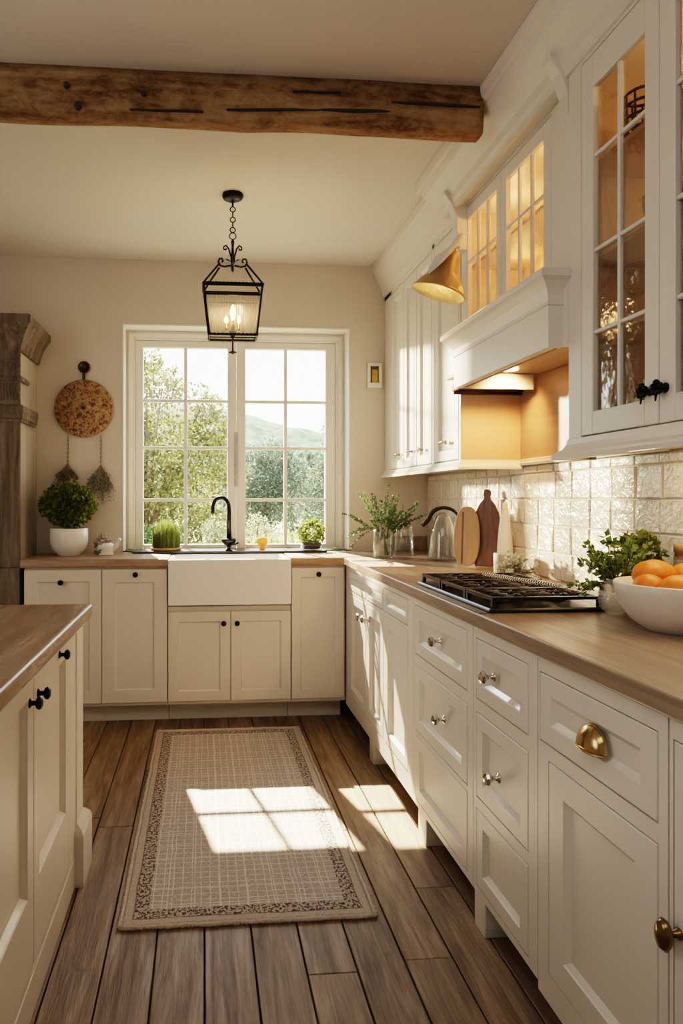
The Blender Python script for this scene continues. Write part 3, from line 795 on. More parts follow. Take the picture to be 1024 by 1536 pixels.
mb = MB(); mb.mould([(1.19, 1.936), (XG+.002, 1.936), (XG+.002, 1.15)], [(0,1.449),(.003,1.449),(.006,1.432),(.014,1.418),(.030,1.408),(.036,1.400),(.034,1.388),(0,1.388)], 1)
mb.box(XG+.004, XW-.015, 1.15, 1.934, 1.425, 1.4495); mb.build('light_rail', 'paint', t)
MB().box(1.20, 1.36, 1.25, 1.85, 1.418, 1.4245).build('strip_light', 'led', t)

# ---------------------------------------------------------------- range hood
t = thing('range_hood', (1.25, 2.4, 1.74), 'cream mantel-style range hood with flared cornice over the hob', 'range hood')
XH = 1.052; ya, yb = 1.962, 2.735
prof = [(0,1.735),(0,1.862),(.005,1.864),(.005,1.872),(.002,1.876),(.004,1.893),(.012,1.912),(.028,1.930),(.040,1.938),(.044,1.940),(.044,1.958),(.040,1.964),(.0,1.964)]
mb = MB(); mb.mould([(1.40, yb), (XH, yb), (XH, ya), (1.10, ya)], prof, 1, cap=False)
mb.box(XH+.001, XH+.03, ya+.001, yb-.001, 1.7352, 1.9635)
mb.box(XH+.03, 1.40, yb-.02, yb-.001, 1.80, 1.9635); mb.box(XH+.03, 1.098, ya+.001, ya+.02, 1.7352, 1.9635)
mb.box(1.0985, 1.40, 1.9345, 1.9625, 1.7352, 1.974); mb.build('mantel', 'paint', t)
MB().box(XH+.03, XW-.012, ya+.021, 2.9075, 1.800, 1.815).build('underside', 'panel', t)
mb = MB()
mb.box(XH+.031, XH+.045, ya+.02, yb-.022, 1.735, 1.760); mb.box(XH+.046, XH+.056, ya+.02, 2.88, 1.745, 1.775)
mb.box(XH+.058, XW-.016, 2.884, 2.900, 1.735, 1.760); mb.box(XH+.058, XW-.016, 2.868, 2.880, 1.750, 1.775)
mb.build('filter_rail', 'bronze', t, bevel=.002)
mb = MB(); mb.torus((1.235, 2.11, 1.796), .055, .004, (0,0,1), 32, 8); mb.build('lamp_ring', 'bronze', t)
MB().lathe((1.235, 2.11, 1.7955), [(.048,0),(.048,.003),(.001,.004)], 24).build('hood_lamp', 'panel', t)
MB().lathe((1.24, 2.62, 1.792), [(.035,0),(.035,.007),(.001,.0075)], 24).build('hood_lamp', 'led', t)
# veneered lining of the niche
nt_ = thing('niche_panel', (XW-.008, 2.4, 1.42), 'brown veneer panel on the wall under the range hood', 'panel')
MB().box(XW-.012, XW-.002, 1.938, 2.9075, 1.4165, 1.798).build('board', 'panel', nt_)
MB().mould([(XW-.013, 2.90), (XW-.013, 1.938)], [(0,1.416),(.012,1.418),(.014,1.428),(.006,1.434),(.004,1.445),(0,1.448)], 1).build('bead', 'paint', nt_)

# ---------------------------------------------------------------- island
XI = -.42
t = thing('kitchen_island', (-.95, 1.35, 0), 'cream panelled kitchen island at the left with black knobs', 'kitchen island')
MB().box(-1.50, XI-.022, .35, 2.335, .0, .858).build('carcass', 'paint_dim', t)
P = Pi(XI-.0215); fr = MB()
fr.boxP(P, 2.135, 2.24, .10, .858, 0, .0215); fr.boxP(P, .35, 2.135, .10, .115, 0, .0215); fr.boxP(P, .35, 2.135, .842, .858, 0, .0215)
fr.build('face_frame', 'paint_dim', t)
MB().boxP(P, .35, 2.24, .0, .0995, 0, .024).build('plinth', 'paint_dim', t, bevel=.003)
mb = MB(); mb.box(XI-.10, XI+.004, 2.241, 2.355, .20, .858); mb.build('corner_post', 'paint_dim', t, bevel=.003)
mb = MB(); mb.mould([(XI-.10, 2.356), (XI+.004, 2.356), (XI+.004, 2.241), (XI-.10, 2.241)], [(0,0),(.026,0),(.026,.165),(.020,.180),(.006,.195),(.0,.20)], -1)
mb.box(XI-.10, XI+.0035, 2.2415, 2.3555, 0, .1995); mb.build('post_foot', 'paint_dim', t)
bd_ = MB(); d = MB().shaker(P, 1.693, 2.132, .118, .839, .001, .0225, .055, .016, .016, .003, fb=.19, bead=bd_).build('door', 'paint_dim', t); bd_.build('bead_glint', 'bead', d)
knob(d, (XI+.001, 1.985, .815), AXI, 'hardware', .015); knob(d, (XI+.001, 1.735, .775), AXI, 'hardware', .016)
bd_ = MB(); d = MB().shaker(P, 1.20, 1.690, .118, .839, .001, .0225, .055, .016, .016, .003, fb=.19, bead=bd_).build('door', 'paint_dim', t); bd_.build('bead_glint', 'bead', d)
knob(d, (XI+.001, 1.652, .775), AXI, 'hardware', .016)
bd_ = MB(); d = MB().shaker(P, .70, 1.197, .118, .839, .001, .0225, .055, .016, .016, .003, fb=.19, bead=bd_).build('door', 'paint_dim', t); bd_.build('bead_glint', 'bead', d)
mb = MB(); mb.mould([(-1.505, 2.357), (XI+.0045, 2.357), (XI+.0045, .35)], [(0,.832),(.004,.834),(.010,.842),(.013,.852),(.013,.8575),(0,.8575)], -1, cap=True)
mb.build('cornice_bead', 'white', t)
slab('countertop', [(-1.56,.30),(-.385,.30),(-.385,2.368),(-1.56,2.368)], .8585, .904, 'island_top', 'brown wooden worktop with a pale shining edge on the island', loc=(-.95,1.35,.904), bevel=.010)

# ---------------------------------------------------------------- armoire
t = thing('armoire', (-1.3, 3.96, 0), 'tall weathered grey-brown carved wooden armoire at the left edge', 'armoire')
ax0, ax1, ay0, ay1 = -1.62, -1.003, 3.755, YW-.004
MB().box(ax0+.002, ax1-.012, ay0+.0205, ay1, .8905, 2.09).build('carcass', 'armoire_side', t)
MB().box(ax0, ax1, ay0-.012, ay1, 0, .890).build('base', 'armoire', t, bevel=.004)
MB().box(ax0, ax1-.0, ay0, ay0+.020, .8905, 1.70).build('front_panel', 'armoire', t, bevel=.003)
mb = MB(); mb.mould([(ax0, ay0), (ax1, ay0), (ax1-.0005, ay1-.1)], [(0,1.690),(.006,1.692),(.010,1.705),(.018,1.712),(.018,1.735),(.022,1.745),(.022,1.775),(.010,1.785),(0,1.79)], 1); mb.box(ax0, ax1-.001, ay0+.0005, ay0+.02, 1.7005, 2.09); mb.build('lower_moulding', 'armoire', t)
mb = MB(); mb.mould([(ax0, ay0), (ax1, ay0), (ax1-.0005, ay1-.25)], [(0,1.915),(.008,1.918),(.012,1.935),(.004,1.942),(0,1.95)], 1); mb.build('frieze_moulding', 'armoire', t)
mb = MB(); mb.mould([(ax0, ay0), (ax1, ay0), (ax1, ay1)], [(-.02,2.085),(.004,2.085),(.008,2.10),(.012,2.12),(.030,2.165),(.062,2.215),(.072,2.225),(.074,2.262),(.066,2.270),(-.02,2.272)], 1)
mb.box(ax0, ax1-.001, ay0+.001, ay1, 2.0905, 2.2715); mb.build('cornice', 'armoire', t)
random.seed(8); mb = MB(); P = Pb(ay0)
for c in (-1.055, -1.30, -1.54):
    mb.torus((c, ay0, 2.0), .028, .006, (0,1,0), 20, 8); mb.ball((c, ay0, 2.0), .014, 12, 8, (1,.6,1))
    for k in range(7):
        a = 2*PI*k/7; mb.ball((c+math.cos(a)*.045, ay0+.001, 2.0+math.sin(a)*.048), .011, 10, 6, (1,.5,1))
for i in range(36):
    x = ax0+.02+i*.0168
    mb.tube([(x, ay0, 1.81), (x+.008, ay0-.004, 1.84), (x-.002, ay0-.004, 1.87), (x+.006, ay0, 1.905)], .004, 6)
mb.build('carving', 'armoire', t)

# ---------------------------------------------------------------- pendant lantern
random.seed(4)
LX, LY = .142, 3.245
t = thing('pendant_lantern', (LX, LY, 2.30), 'black iron ribbed-glass lantern hanging on a chain before the window', 'pendant light')
MB().lathe((LX, LY, 2.725), [(.008,-.004),(.03,-.002),(.047,.006),(.052,.016),(.05,.0245)], 32).build('canopy', 'black', t)
mb = MB(); mb.tube([(LX,LY,2.724),(LX,LY,2.69)], .005, 8)
for i, z in enumerate([2.678, 2.653, 2.628, 2.603, 2.578]):
    mb.torus((LX, LY, z), .0125, .0028, (1,0,0) if i % 2 else (0,1,0), 18, 6, sx=1.0)
mb.torus((LX, LY, 2.548), .016, .0026, (0,1,0), 20, 6); mb.build('chain', 'black', t)
mb = MB(); mb.lathe((LX, LY, 2.37), [(.001,0),(.006,.012),(.004,.03),(.008,.045),(.012,.06),(.007,.08),(.006,.13),(.009,.15),(.004,.162),(.001,.164)], 14)
for k in range(4):
    a = PI/2*k+PI/4*0; u = Vector((math.cos(a), math.sin(a), 0)); c0 = Vector((LX, LY, 0))
    pts = [c0+u*(.006+.0)+Vector((0,0,2.44)), c0+u*.02+Vector((0,0,2.487)), c0+u*.032+Vector((0,0,2.502)), c0+u*.043+Vector((0,0,2.496)), c0+u*.044+Vector((0,0,2.484)), c0+u*.034+Vector((0,0,2.480)), c0+u*.031+Vector((0,0,2.488))]
    mb.tube(pts, .0042, 7)
    pts = [c0+u*.008+Vector((0,0,2.405)), c0+u*.04+Vector((0,0,2.398)), c0+u*.062+Vector((0,0,2.404)), c0+u*.070+Vector((0,0,2.420)), c0+u*.064+Vector((0,0,2.437)), c0+u*.052+Vector((0,0,2.438)), c0+u*.047+Vector((0,0,2.426)), c0+u*.053+Vector((0,0,2.419))]
    mb.tube(pts, .0048, 7)
    mb.leaf(c0+u*.008+Vector((0,0,2.42)), (u+Vector((0,0,.5))).normalized(), Vector((0,0,1)), .035, .012)
mb.build('scroll_crown', 'black', t)
TZ, BZ, TW, BW = 2.292, 2.055, .140, .114
cn = [(-1,-1),(1,-1),(1,1),(-1,1)]
DQ = .52      # the lantern is shallower than it is wide
for sx, sy in cn: MB().tube([(LX+sx*.064, LY+sy*.03, 2.405), (LX+sx*TW, LY+sy*TW*DQ, TZ+.006)], .0048, 7).build('hanger_arm', 'black', t)
def ring(z, w, h, th):
    m = MB(); d = w*DQ
    for sgn in (-1, 1):
        m.box(LX-w-th, LX+w+th, LY+sgn*d-th, LY+sgn*d+th, z-h, z+h); m.box(LX+sgn*w-th, LX+sgn*w+th, LY-d+th, LY+d-th, z-h, z+h)
    return m
def beads(m, z, w, n, r):
    for i in range(n):
        a = -1+2*i/(n-1)
        for sgn in (-1, 1): m.ball((LX+a*w, LY+sgn*(w*DQ+.003), z+.002*math.sin(i*1.9)), r, 6, 4); m.ball((LX+sgn*(w+.003), LY+a*w*DQ, z), r, 6, 4)
    return m
m1 = ring(TZ, TW, .009, .003); beads(m1, TZ+.004, TW, 52, .0052); m1.build('upper_band', 'black', t)
w2 = TW-(TW-BW)*.2
ring(TZ-.048, w2-.003, .0035, .0025).build('middle_band', 'black', t)
m2 = ring(BZ, BW, .005, .003); beads(m2, BZ+.002, BW, 40, .0045)
m2.tube([(LX-BW, LY, BZ), (LX+BW, LY, BZ)], .003, 6); m2.tube([(LX, LY-BW*DQ, BZ), (LX, LY+BW*DQ, BZ)], .003, 6); m2.build('lower_band', 'black', t)
for sx, sy in cn:
    MB().tube([(LX+sx*TW, LY+sy*TW*DQ, TZ), (LX+sx*BW, LY+sy*BW*DQ, BZ)], .0045, 7).build('corner_post', 'black', t)
mb = MB(); w3 = BW-.004; w2 = w2-.007
for f in range(4):     # ribbed glass made of upright rods
    a, b = cn[f], cn[(f+1)%4]; N = 44 if f % 2 == 0 else 22
    for i in range(N):
        s_ = (i+.5)/N; ux, uy = a[0]+(b[0]-a[0])*s_, a[1]+(b[1]-a[1])*s_
        mb.tube([(LX+ux*w2, LY+uy*w2*DQ, TZ-.046), (LX+ux*w3, LY+uy*w3*DQ, BZ+.006)], .00185 if i % 2 else .0026, 6)
mb.build('glass_shade', 'ribbed', t)
mb = MB(); mb.lathe((LX, LY, 1.972), [(.001,0),(.006,.004),(.020,.008),(.020,.011),(.006,.014),(.004,.02),(.0035,.075),(.007,.085),(.012,.09),(.016,.10),(.018,.112),(.010,.118),(.006,.12)], 18); mb.build('finial', 'bronze', t)
mb = MB()
for k in range(3):
    a = 2*PI*k/3+.5; u = Vector((math.cos(a), math.sin(a), 0)); c0 = Vector((LX, LY, 0))
    mb.tube([c0+Vector((0,0,2.085)), c0+u*.02+Vector((0,0,2.075)), c0+u*.034+Vector((0,0,2.083)), c0+u*.036+Vector((0,0,2.10))], .003, 6)
    mb.lathe(c0+u*.036+Vector((0,0,2.098)), [(.004,0),(.010,.004),(.006,.006),(.006,.028),(.004,.03)], 10)
mb.lathe((LX, LY, 2.09), [(.008,0),(.012,.01),(.007,.02),(.007,.06),(.005,.062)], 12); mb.build('candelabra', 'brass', t)
MB().lathe((LX, LY, 2.152), [(.005,0),(.013,.012),(.015,.026),(.010,.045),(.004,.058),(.001,.064)], 14).build('bulb', 'bulb', t)
for k in range(3):
    a = 2*PI*k/3+.5
    MB().lathe((LX+.036*math.cos(a), LY+.036*math.sin(a), 2.129), [(.004,0),(.009,.008),(.010,.016),(.006,.028),(.001,.036)], 10).build('bulb', 'bulb', t)

# ---------------------------------------------------------------- bell sconce by the hood
t = thing('wall_sconce', (1.02, 2.76, 2.28), 'hammered gold bell sconce tied with white cloth on the wall cabinets', 'wall lamp')
c = Vector((.955, 2.63, 2.115)); ax = Vector((.32, -.12, .94)).normalized()
prof = [(.100,-.010),(.098,-.014),(.090,.0),(.080,.022),(.062,.048),(.045,.072),(.036,.098),(.030,.125),(.022,.15),(.012,.162)]
mb = MB(); seg = 36; q = Vector((0,0,1)).rotation_difference(ax); vs = []
for (r, z) in [(r*1.12, z) for r, z in prof]:
    for i in range(seg):
        a = 2*PI*i/seg; rr_ = r*(1+.035*math.sin(a*3)*(1 if z < .06 else .3)); vs.append(c + q @ Vector((rr_*math.cos(a), rr_*math.sin(a), z)))
mb.add(vs, [(j*seg+i, j*seg+(i+1)%seg, (j+1)*seg+(i+1)%seg, (j+1)*seg+i) for j in range(len(prof)-1) for i in range(seg)], True)
o = mb.build('lamp_shade', 'gold', t); so = o.modifiers.new('sol', 'SOLIDIFY'); so.thickness = .003; so.offset = 0
tp = c + ax*.16
MB().ball(c+ax*.045, .020, 14, 10).build('bulb', 'led', t)
mb = MB(); mb.tube([tp-ax*.01, tp+Vector((.006,.0,.03)), tp+Vector((.03,.02,.06)), Vector((1.085, 2.80, 2.37)), Vector((1.112, 2.835, 2.375))], .006, 8)
mb.lathe((1.110, 2.842, 2.375), [(.018,0),(.018,.004),(.008,.010),(.006,.014)], 16, AXR); mb.build('arm', 'brass', t)
mb = MB()
for k in range(5):   # strips of cloth knotted round the arm and hanging over the shade
    off = Vector((.0, (k-2)*.008, 0)); w = random.uniform(.009, .013)
    P0 = Vector((1.075, 2.79, 2.375))+off; pts = [P0, tp+Vector((.02,-.005,.055))+off*1.2, tp+Vector((-.012,-.022,.012))+off*1.6, c+ax*.105+Vector((-.048,-.022,0))+off*2.2+Vector((0,0,.008*k)), c+ax*.05+Vector((-.078,-.02,.0))+off*2.4]
    mb.tube(pts, [.004, w, w*1.1, w*.9, .003], 8)
mb.torus(tp+Vector((.005,0,.02)), .014, .006, ax, 14, 6); mb.build('cloth_tie', 'cloth', t)

# ---------------------------------------------------------------- hob
HX0, HX1, HY0, HY1 = .822, 1.185, 1.862, 2.512
t = thing('gas_hob', (1.0, 2.19, CT), 'black gas hob with cast-iron grates set on the right worktop', 'hob')
mb = MB(); mb.prism([(HX0,HY0),(HX1,HY0),(HX1+.06,HY1),(HX0,HY1)], lambda a,b,c:(a,b,c), CT+.0008, CT+.014); mb.build('tray', 'gloss_black', t, bevel=.004)
bs = [(.92,2.02,.034),(.92,2.34,.042),(1.10,2.02,.030),(1.12,2.36,.036),(1.01,2.185,.050)]
for (x, y, r) in bs:
    b = MB().lathe((x, y, CT+.0145), [(r*1.25,0),(r*1.25,.003),(r,.005),(r*.95,.009),(r*.8,.010)], 24).build('burner', 'bronze', t)
    MB().lathe((x, y, CT+.025), [(r*.75,0),(r*.78,.003),(r*.7,.006),(.001,.007)], 24).build('burner_cap', 'gloss_black', b)
def xr(y): return HX1 + .06*(y-HY0)/(HY1-HY0)
for (ga, gb) in ((HY0+.012, 2.072), (2.078, 2.296), (2.302, HY1-.012)):
    mb = MB(); zt = CT+.040; h = .010; xa, xb = HX0+.014, xr(ga)-.016
    for y in (ga+.006, gb-.006): mb.bar((xa, y, zt), (xb, y, zt), .011, h)
    for x in (xa+.005, (xa+xb)/2, xb-.005): mb.bar((x, ga, zt-.0008), (x, gb, zt-.0008), .011, h)
    n = 7
    for i in range(1, n): 
        y = ga+(gb-ga)*i/n
        for (p, q_) in ((xa+.01, xa+.075), ((xa+xb)/2-.05, (xa+xb)/2+.05), (xb-.075, xb-.01)):
            mb.tube([(p, y, zt), ((p+q_)/2, y+.006*(-1)**i, zt+.004), (q_, y, zt+.001)], .0042, 7)
    for cx in ((xa*.72+xb*.28), (xa*.28+xb*.72)):
        cy = (ga+gb)/2
        mb.torus((cx, cy, zt), .036, .0045, (0,0,1), 24, 8)
        for k in range(8):
            a = 2*PI*k/8+.2; u = Vector((math.cos(a), math.sin(a), 0)); mb.tube([Vector((cx,cy,zt))+u*.018, Vector((cx,cy,zt+.003))+u*.04, Vector((cx,cy,zt))+u*.07], [.003,.005,.004], 7)
    for x in (xa+.006, xb-.006):
        for y in (ga+.008, gb-.008): mb.box(x-.006, x+.006, y-.006, y+.006, CT+.0145, zt-.003)
    mb.build('grate', 'grate', t)
mb = MB()
for i in range(34):
    a = i/33; mb.torus((1.04+.10*a, 2.40-.34*a, CT+.050), .008, .0016, (.1,-.34,0), 10, 5)
mb.build('glint_coil', 'chrome', t)  # chrome rings added as the wire-like highlight across the grates
MB().prism([(.7885+.003,HY0+.0),(.82,HY0+.0),(.82,HY1+.03),(.7885+.003,HY1+.06)], lambda a,b,c:(a,b,c), CT+.0005, CT+.0025).build('trim_strip', 'nickel', t)

# ---------------------------------------------------------------- things on the right worktop
random.seed(12)
def vase_plant(): pass
# fruit bowl and oranges
BX, BY = 1.19, 1.585
t = thing('fruit_bowl', (BX, BY, CT), 'large cream stoneware bowl of oranges on the right worktop', 'bowl')
mb = MB(); mb.lathe((BX, BY, CT+.0005), [(.070,0),(.078,.004),(.108,.026),(.132,.060),(.143,.095),(.146,.118),(.1435,.121),(.140,.118),(.136,.095),(.125,.062),(.100,.030),(.06,.012),(.001,.010)], 48, cap=False); mb.build('bowl_body', 'bowl', t)
og = 'oranges piled in the cream bowl'
oz = CT
olist = [(-.075,.005,.108,.038,'small orange at the left of the bowl pile',(1,1,.92)), (-.028,.052,.135,.044,'large oval orange on top of the bowl pile',(1.25,1,.88)), (-.035,-.052,.110,.041,'front orange lying across the left of the bowl rim',(1.2,1,.9)),
         (.058,.047,.130,.037,'orange high at the back right of the bowl pile',(1.15,1,.95)), (.046,-.045,.114,.045,'orange at the front right of the bowl, cut by the picture edge',(1,1,.95)), (-.005,.0,.068,.038,'hidden orange low in the middle of the bowl',(1,1,1)), (.085,.0,.10,.034,'orange at the far right of the bowl',(1,1,1))]
for (dx, dy, dz, r, lab, sq) in olist:
    if 'hidden' in lab or 'far right' in lab: continue
    o = thing('orange', (BX+dx, BY+dy, oz+dz), lab, 'orange', og)
    MB().ball((BX+dx, BY+dy, oz+dz), r, 26, 18, sq, .05).build('peel', 'orange', o)
    MB().lathe((BX+dx+r*sq[0]*.5, BY+dy+.002, oz+dz+r*sq[2]*.84), [(.004,0),(.003,.003),(.001,.004)], 8, (.5,0,.85)).build('stem_button', 'stem', o)
# crackle vase with leafy plant
VX, VY = 1.185, 1.805
t = thing('glass_vase', (VX, VY, CT), 'round crackled glass vase holding a leafy green plant', 'vase')
mb = MB(); mb.lathe((VX, VY, CT+.0005), [(.030,0),(.040,.003),(.055,.018),(.062,.042),(.060,.068),(.052,.090),(.049,.100),(.051,.106),(.047,.106),(.046,.099),(.049,.090),(.057,.067),(.059,.043),(.052,.02),(.03,.006),(.001,.006)], 40, cap=False); mb.build('vase_body', 'crackle', t)
p_ = thing('leafy_plant', (VX, VY, CT+.1), 'fresh green leafy plant growing out of the crackled glass vase', 'plant')
ms, ml = MB(), MB()
for i in range(24):
    a = random.uniform(0, 2*PI); e = random.uniform(.05, 1.0)
    spray(ms, ml, (VX+.02*math.cos(a), VY+.02*math.sin(a), CT+.075), (math.cos(a)*e-.1, math.sin(a)*e*.8, random.uniform(.75, 1.1)), random.uniform(.09, .165), 8, .021, .0078, .0018, .45, start=.3)
for i in range(5):
    spray(ms, ml, (VX-.03, VY+.01, CT+.09), (-1, random.uniform(-.6,.5), random.uniform(-.1,.4)), random.uniform(.08,.115), 8, .019, .007, .0014, .7)
ms.build('stems', 'stem', p_); ml.build('leaves', 'leaf_fresh', p_)
p2 = thing('potted_succulent', (1.315, 1.92, CT), 'dark rounded green plant in a terracotta pot behind the vase', 'plant')
MB().lathe((1.315, 1.92, CT+.0005), [(.035,0),(.045,.07),(.048,.072),(.048,.085),(.042,.085),(.04,.07),(.001,.07)], 24, cap=False).build('pot', 'cork', p2)
mb = cloud(MB(), (1.315, 1.92, CT+.155), (.055,.055,.068), 300, .026, .011, .75, .1, .3); mb.build('foliage', 'leaf_box', p2)
# cork jar at the right edge
t = thing('storage_jar', (1.385, 1.80, CT), 'tall clear glass jar with a cork lid at the right edge behind the bowl', 'jar')
MB().lathe((1.385, 1.80, CT+.0005), [(.036,0),(.040,.004),(.040,.165),(.036,.175),(.036,.178),(.034,.178),(.034,.172),(.037,.163),(.037,.006),(.001,.006)], 32, cap=False).build('jar_body', 'clear', t)
MB().lathe((1.385, 1.80, CT+.1785), [(.037,-.02),(.037,.0),(.040,.001),(.040,.022),(.037,.024),(.001,.024)], 28, cap=False).build('lid', 'cork', t)
mb = MB()
for i in range(70):
    a = random.uniform(0, 2*PI); r = .033*random.random()**.5; x, y = 1.385+r*math.cos(a), 1.80+r*math.sin(a)
    mb.tube([(x, y, CT+.008), (x+random.uniform(-.003,.003), y, CT+random.uniform(.11,.15))], .0016, 5)
mb.build('pasta', 'board_light', t)['kind'] = 'stuff'
# mug-shaped candle pot, bottle, posy
t = thing('candle_pot', (1.318, 2.845, CT), 'plain pale grey ceramic candle pot before the wooden boards', 'candle')
MB().lathe((1.318, 2.845, CT+.0005), [(.036,0),(.040,.003),(.041,.088),(.040,.091),(.037,.091),(.036,.08),(.034,.03),(.001,.028)], 36, cap=False).build('pot', 'matte_ceramic', t)
MB().lathe((1.318, 2.845, CT+.0505), [(.0345,0),(.0345,.025),(.001,.026)], 28).build('wax', 'candle', t)
t = thing('ceramic_bottle', (1.382, 2.965, CT), 'slender white ceramic bottle standing behind the candle pot', 'bottle')
MB().lathe((1.382, 2.965, CT+.0005), [(.030,0),(.036,.004),(.037,.05),(.034,.12),(.027,.20),(.018,.262),(.0155,.275),(.0165,.280)], 32).build('bottle_body', 'ceramic', t)
MB().lathe((1.382, 2.965, CT+.281), [(.014,0),(.015,.004),(.013,.012),(.012,.026),(.009,.034),(.001,.036)], 20).build('stopper', 'candle', t)
t = thing('sage_posy', (1.30, 2.69, CT), 'small posy of pale grey-green leaves beside the hob', 'plant')
ms, ml = MB(), MB()
for i in range(46):
    d = rv(); d.z = abs(d.z)*.9+.45; spray(ms, ml, (1.30+random.uniform(-.015,.015), 2.69+random.uniform(-.015,.015), CT+.006), d, random.uniform(.05,.105), 9, .017, .0055, .0013, .15, start=.35)
ms.build('stems', 'stem', t); ml.build('leaves', 'leaf_sage', t)
# chopping boards
def board(name, poly, c, rz, lean, thick, mat, label, hole=None, split=None):
    ca, sa = math.cos(rz), math.sin(rz)
    def P(a, b, cc):
        yb_ = cc*math.cos(lean) + b*math.sin(lean); zb_ = b*math.cos(lean) - cc*math.sin(lean)
        return (c[0]+a*ca - yb_*sa*1, c[1]+a*sa + yb_*ca, c[2]+zb_)
    mb = MB(); mb.prism(poly, P, 0, thick)
    t = thing(name, c, label, 'chopping board'); mb.build('board', mat, t, bevel=.004, seg=3)
    if split:
        for (a, w) in split: MB().prism([(a-w,.01),(a+w,.01),(a+w,.262),(a-w,.262)], P, -.0008, .001).build('inlay', 'board_dark', t)
    return t
def egg(w, h, n=22, p=2.6):
    pts = []
    for i in range(n*2):
        a = 2*PI*i/(2*n); ca, sa = math.cos(a), math.sin(a)
        pts.append((w*math.copysign(abs(ca)**(2/p), ca), h/2+h/2*math.copysign(abs(sa)**(2/p), sa)))
    return pts
bd = egg(.062, .290); bd = [(a*(1-.14*((b/.29)-.35)**2*2), max(b, .0)) for a, b in bd]
board('chopping_board', bd, (1.262, 3.13, CT+.006), -.62, .10, .020, 'board_light', 'pale two-tone oval wooden board, front one of the leaning pair', split=[(-.018,.004)])
pr = [(.0,.0),(.052,.0),(.060,.03),(.062,.10),(.062,.20),(.054,.26),(.036,.30),(.019,.322),(.015,.336),(.018,.352),(.016,.366),(.008,.373)]
pl = [(a, b) for a, b in pr[1:]] + [(-a, b) for a, b in reversed(pr[1:])]
board('chopping_board', pl, (1.352, 3.105, CT+.006), -.62, .07, .024, 'board_dark', 'dark reddish-brown bottle-shaped board with a knob top, behind the pale board')
# glass cloche with strap handle
CXc, CYc = 1.285, 3.50
t = thing('glass_pitcher', (CXc, CYc, CT), 'clear glass bell-shaped pitcher with an arched dark metal handle', 'pitcher')
MB().lathe((CXc, CYc, CT+.0005), [(.074,0),(.080,.004),(.078,.02),(.072,.08),(.062,.15),(.050,.20),(.036,.235),(.018,.255),(.008,.26),(.006,.258),(.016,.252),(.034,.232),(.047,.198),(.059,.149),(.069,.08),(.075,.02),(.07,.008),(.001,.008)], 36, cap=False).build('glass_body', 'thick', t)
mb = MB(); u = Vector((.88, -.47, 0)); c0 = Vector((CXc, CYc, CT)); pts = []
for i in range(15):
    a = PI*(1.0 - i/14*1.02); pts.append(c0 + u*(.082*math.cos(a)+.006) + Vector((0,0,.195+.088*math.sin(a)**.8 if math.sin(a) > 0 else .195)))
pts[0] += Vector((-.03,.015,-.01))
mb.tube(pts, [.013, .014, .014, .013, .012, .011, .010, .010, .010, .009, .009, .008, .008, .007, .006], 12); mb.build('handle', 'bronze', t)
# two glass jars with herb sprigs
def gjar(x, y, h, r, label):
    t = thing('glass_jar', (x, y, CT), label, 'jar')
    MB().lathe((x, y, CT+.0005), [(r*.9,0),(r,.004),(r,h*.72),(r*.94,h*.84),(r*.88,h*.90),(r*.93,h*.97),(r*.93,h),(r*.89,h),(r*.84,h*.90),(r*.90,h*.83),(r*.95,h*.72),(r*.95,.012),(.001,.010)], 36, cap=False).build('jar_body', 'clear', t)
    return t
t = gjar(1.000, 3.66, .190, .056, 'clear glass jar of herb sprigs in the back corner')
MB().lathe((1.000, 3.66, CT+.0115), [(.0525,0),(.0525,.065),(.001,.066)], 30).build('water', 'clear', t)
t = gjar(1.125, 3.675, .180, .052, 'empty clear glass jar right of the herb jar')
p_ = thing('herb_sprigs', (1.0, 3.66, CT+.1), 'loose sprigs of green herbs standing in the corner glass jar', 'plant')
ms, ml = MB(), MB(); random.seed(31)
for i in range(30):
    a = random.uniform(0, 2*PI); e = random.uniform(.1, .95)
    spray(ms, ml, (1.0+.02*math.cos(a), 3.66+.02*math.sin(a), CT+.10+random.uniform(0,.04)), (math.cos(a)*e, math.sin(a)*e*.7, random.uniform(.7,1)), random.uniform(.16, .29), 24, .017, .0055, .0017, .35, start=.28)
for i in range(3):
    spray(ms, ml, (.96, 3.65, CT+.17), (-1, -.1*i, .25-.2*i), random.uniform(.14,.2), 20, .016, .005, .0014, .8)
for i in range(12):
    a = random.uniform(0, 2*PI); ms.tube([(1.0+.03*math.cos(a), 3.66+.03*math.sin(a), CT+.02), (1.0+.012*math.cos(a+2), 3.66+.012*math.sin(a+2), CT+.17)], .0016, 5)
ms.build('stems', 'stem', p_); ml.build('leaves', 'leaf_herb', p_)

# small framed picture on the back wall
t = thing('picture_frame', (1.098, YW-.01, 2.05), 'small white-framed dark picture with an amber bottle on the wall right of the window', 'picture')
P = Pb(YW-.001); mb = MB(); a0, a1, b0, b1, fw = 1.036, 1.130, 1.972, 2.132, .020
mb.boxP(P, a0, a1, b0, b0+.034, 0, .016); mb.boxP(P, a0, a1, b1-fw, b1, 0, .016); mb.boxP(P, a0, a0+fw, b0+.034, b1-fw, 0, .016); mb.boxP(P, a1-fw, a1, b0+.034, b1-fw, 0, .016)
mb.build('frame', 'white', t, bevel=.002)
MB().boxP(P, a0+fw, a1-fw, b0+.034, b1-fw, 0, .004).build('picture_panel', principled('dark_olive_picture', (.055,.05,.028), .4, var=.4, varscale=60), t)
MB().boxP(P, a0+fw+.012, a1-fw-.006, b0+.036, b1-fw-.022, .0045, .006).build('amber_bottle', principled('amber_paint', (.50,.30,.03), .3, var=.5, varscale=40), t)

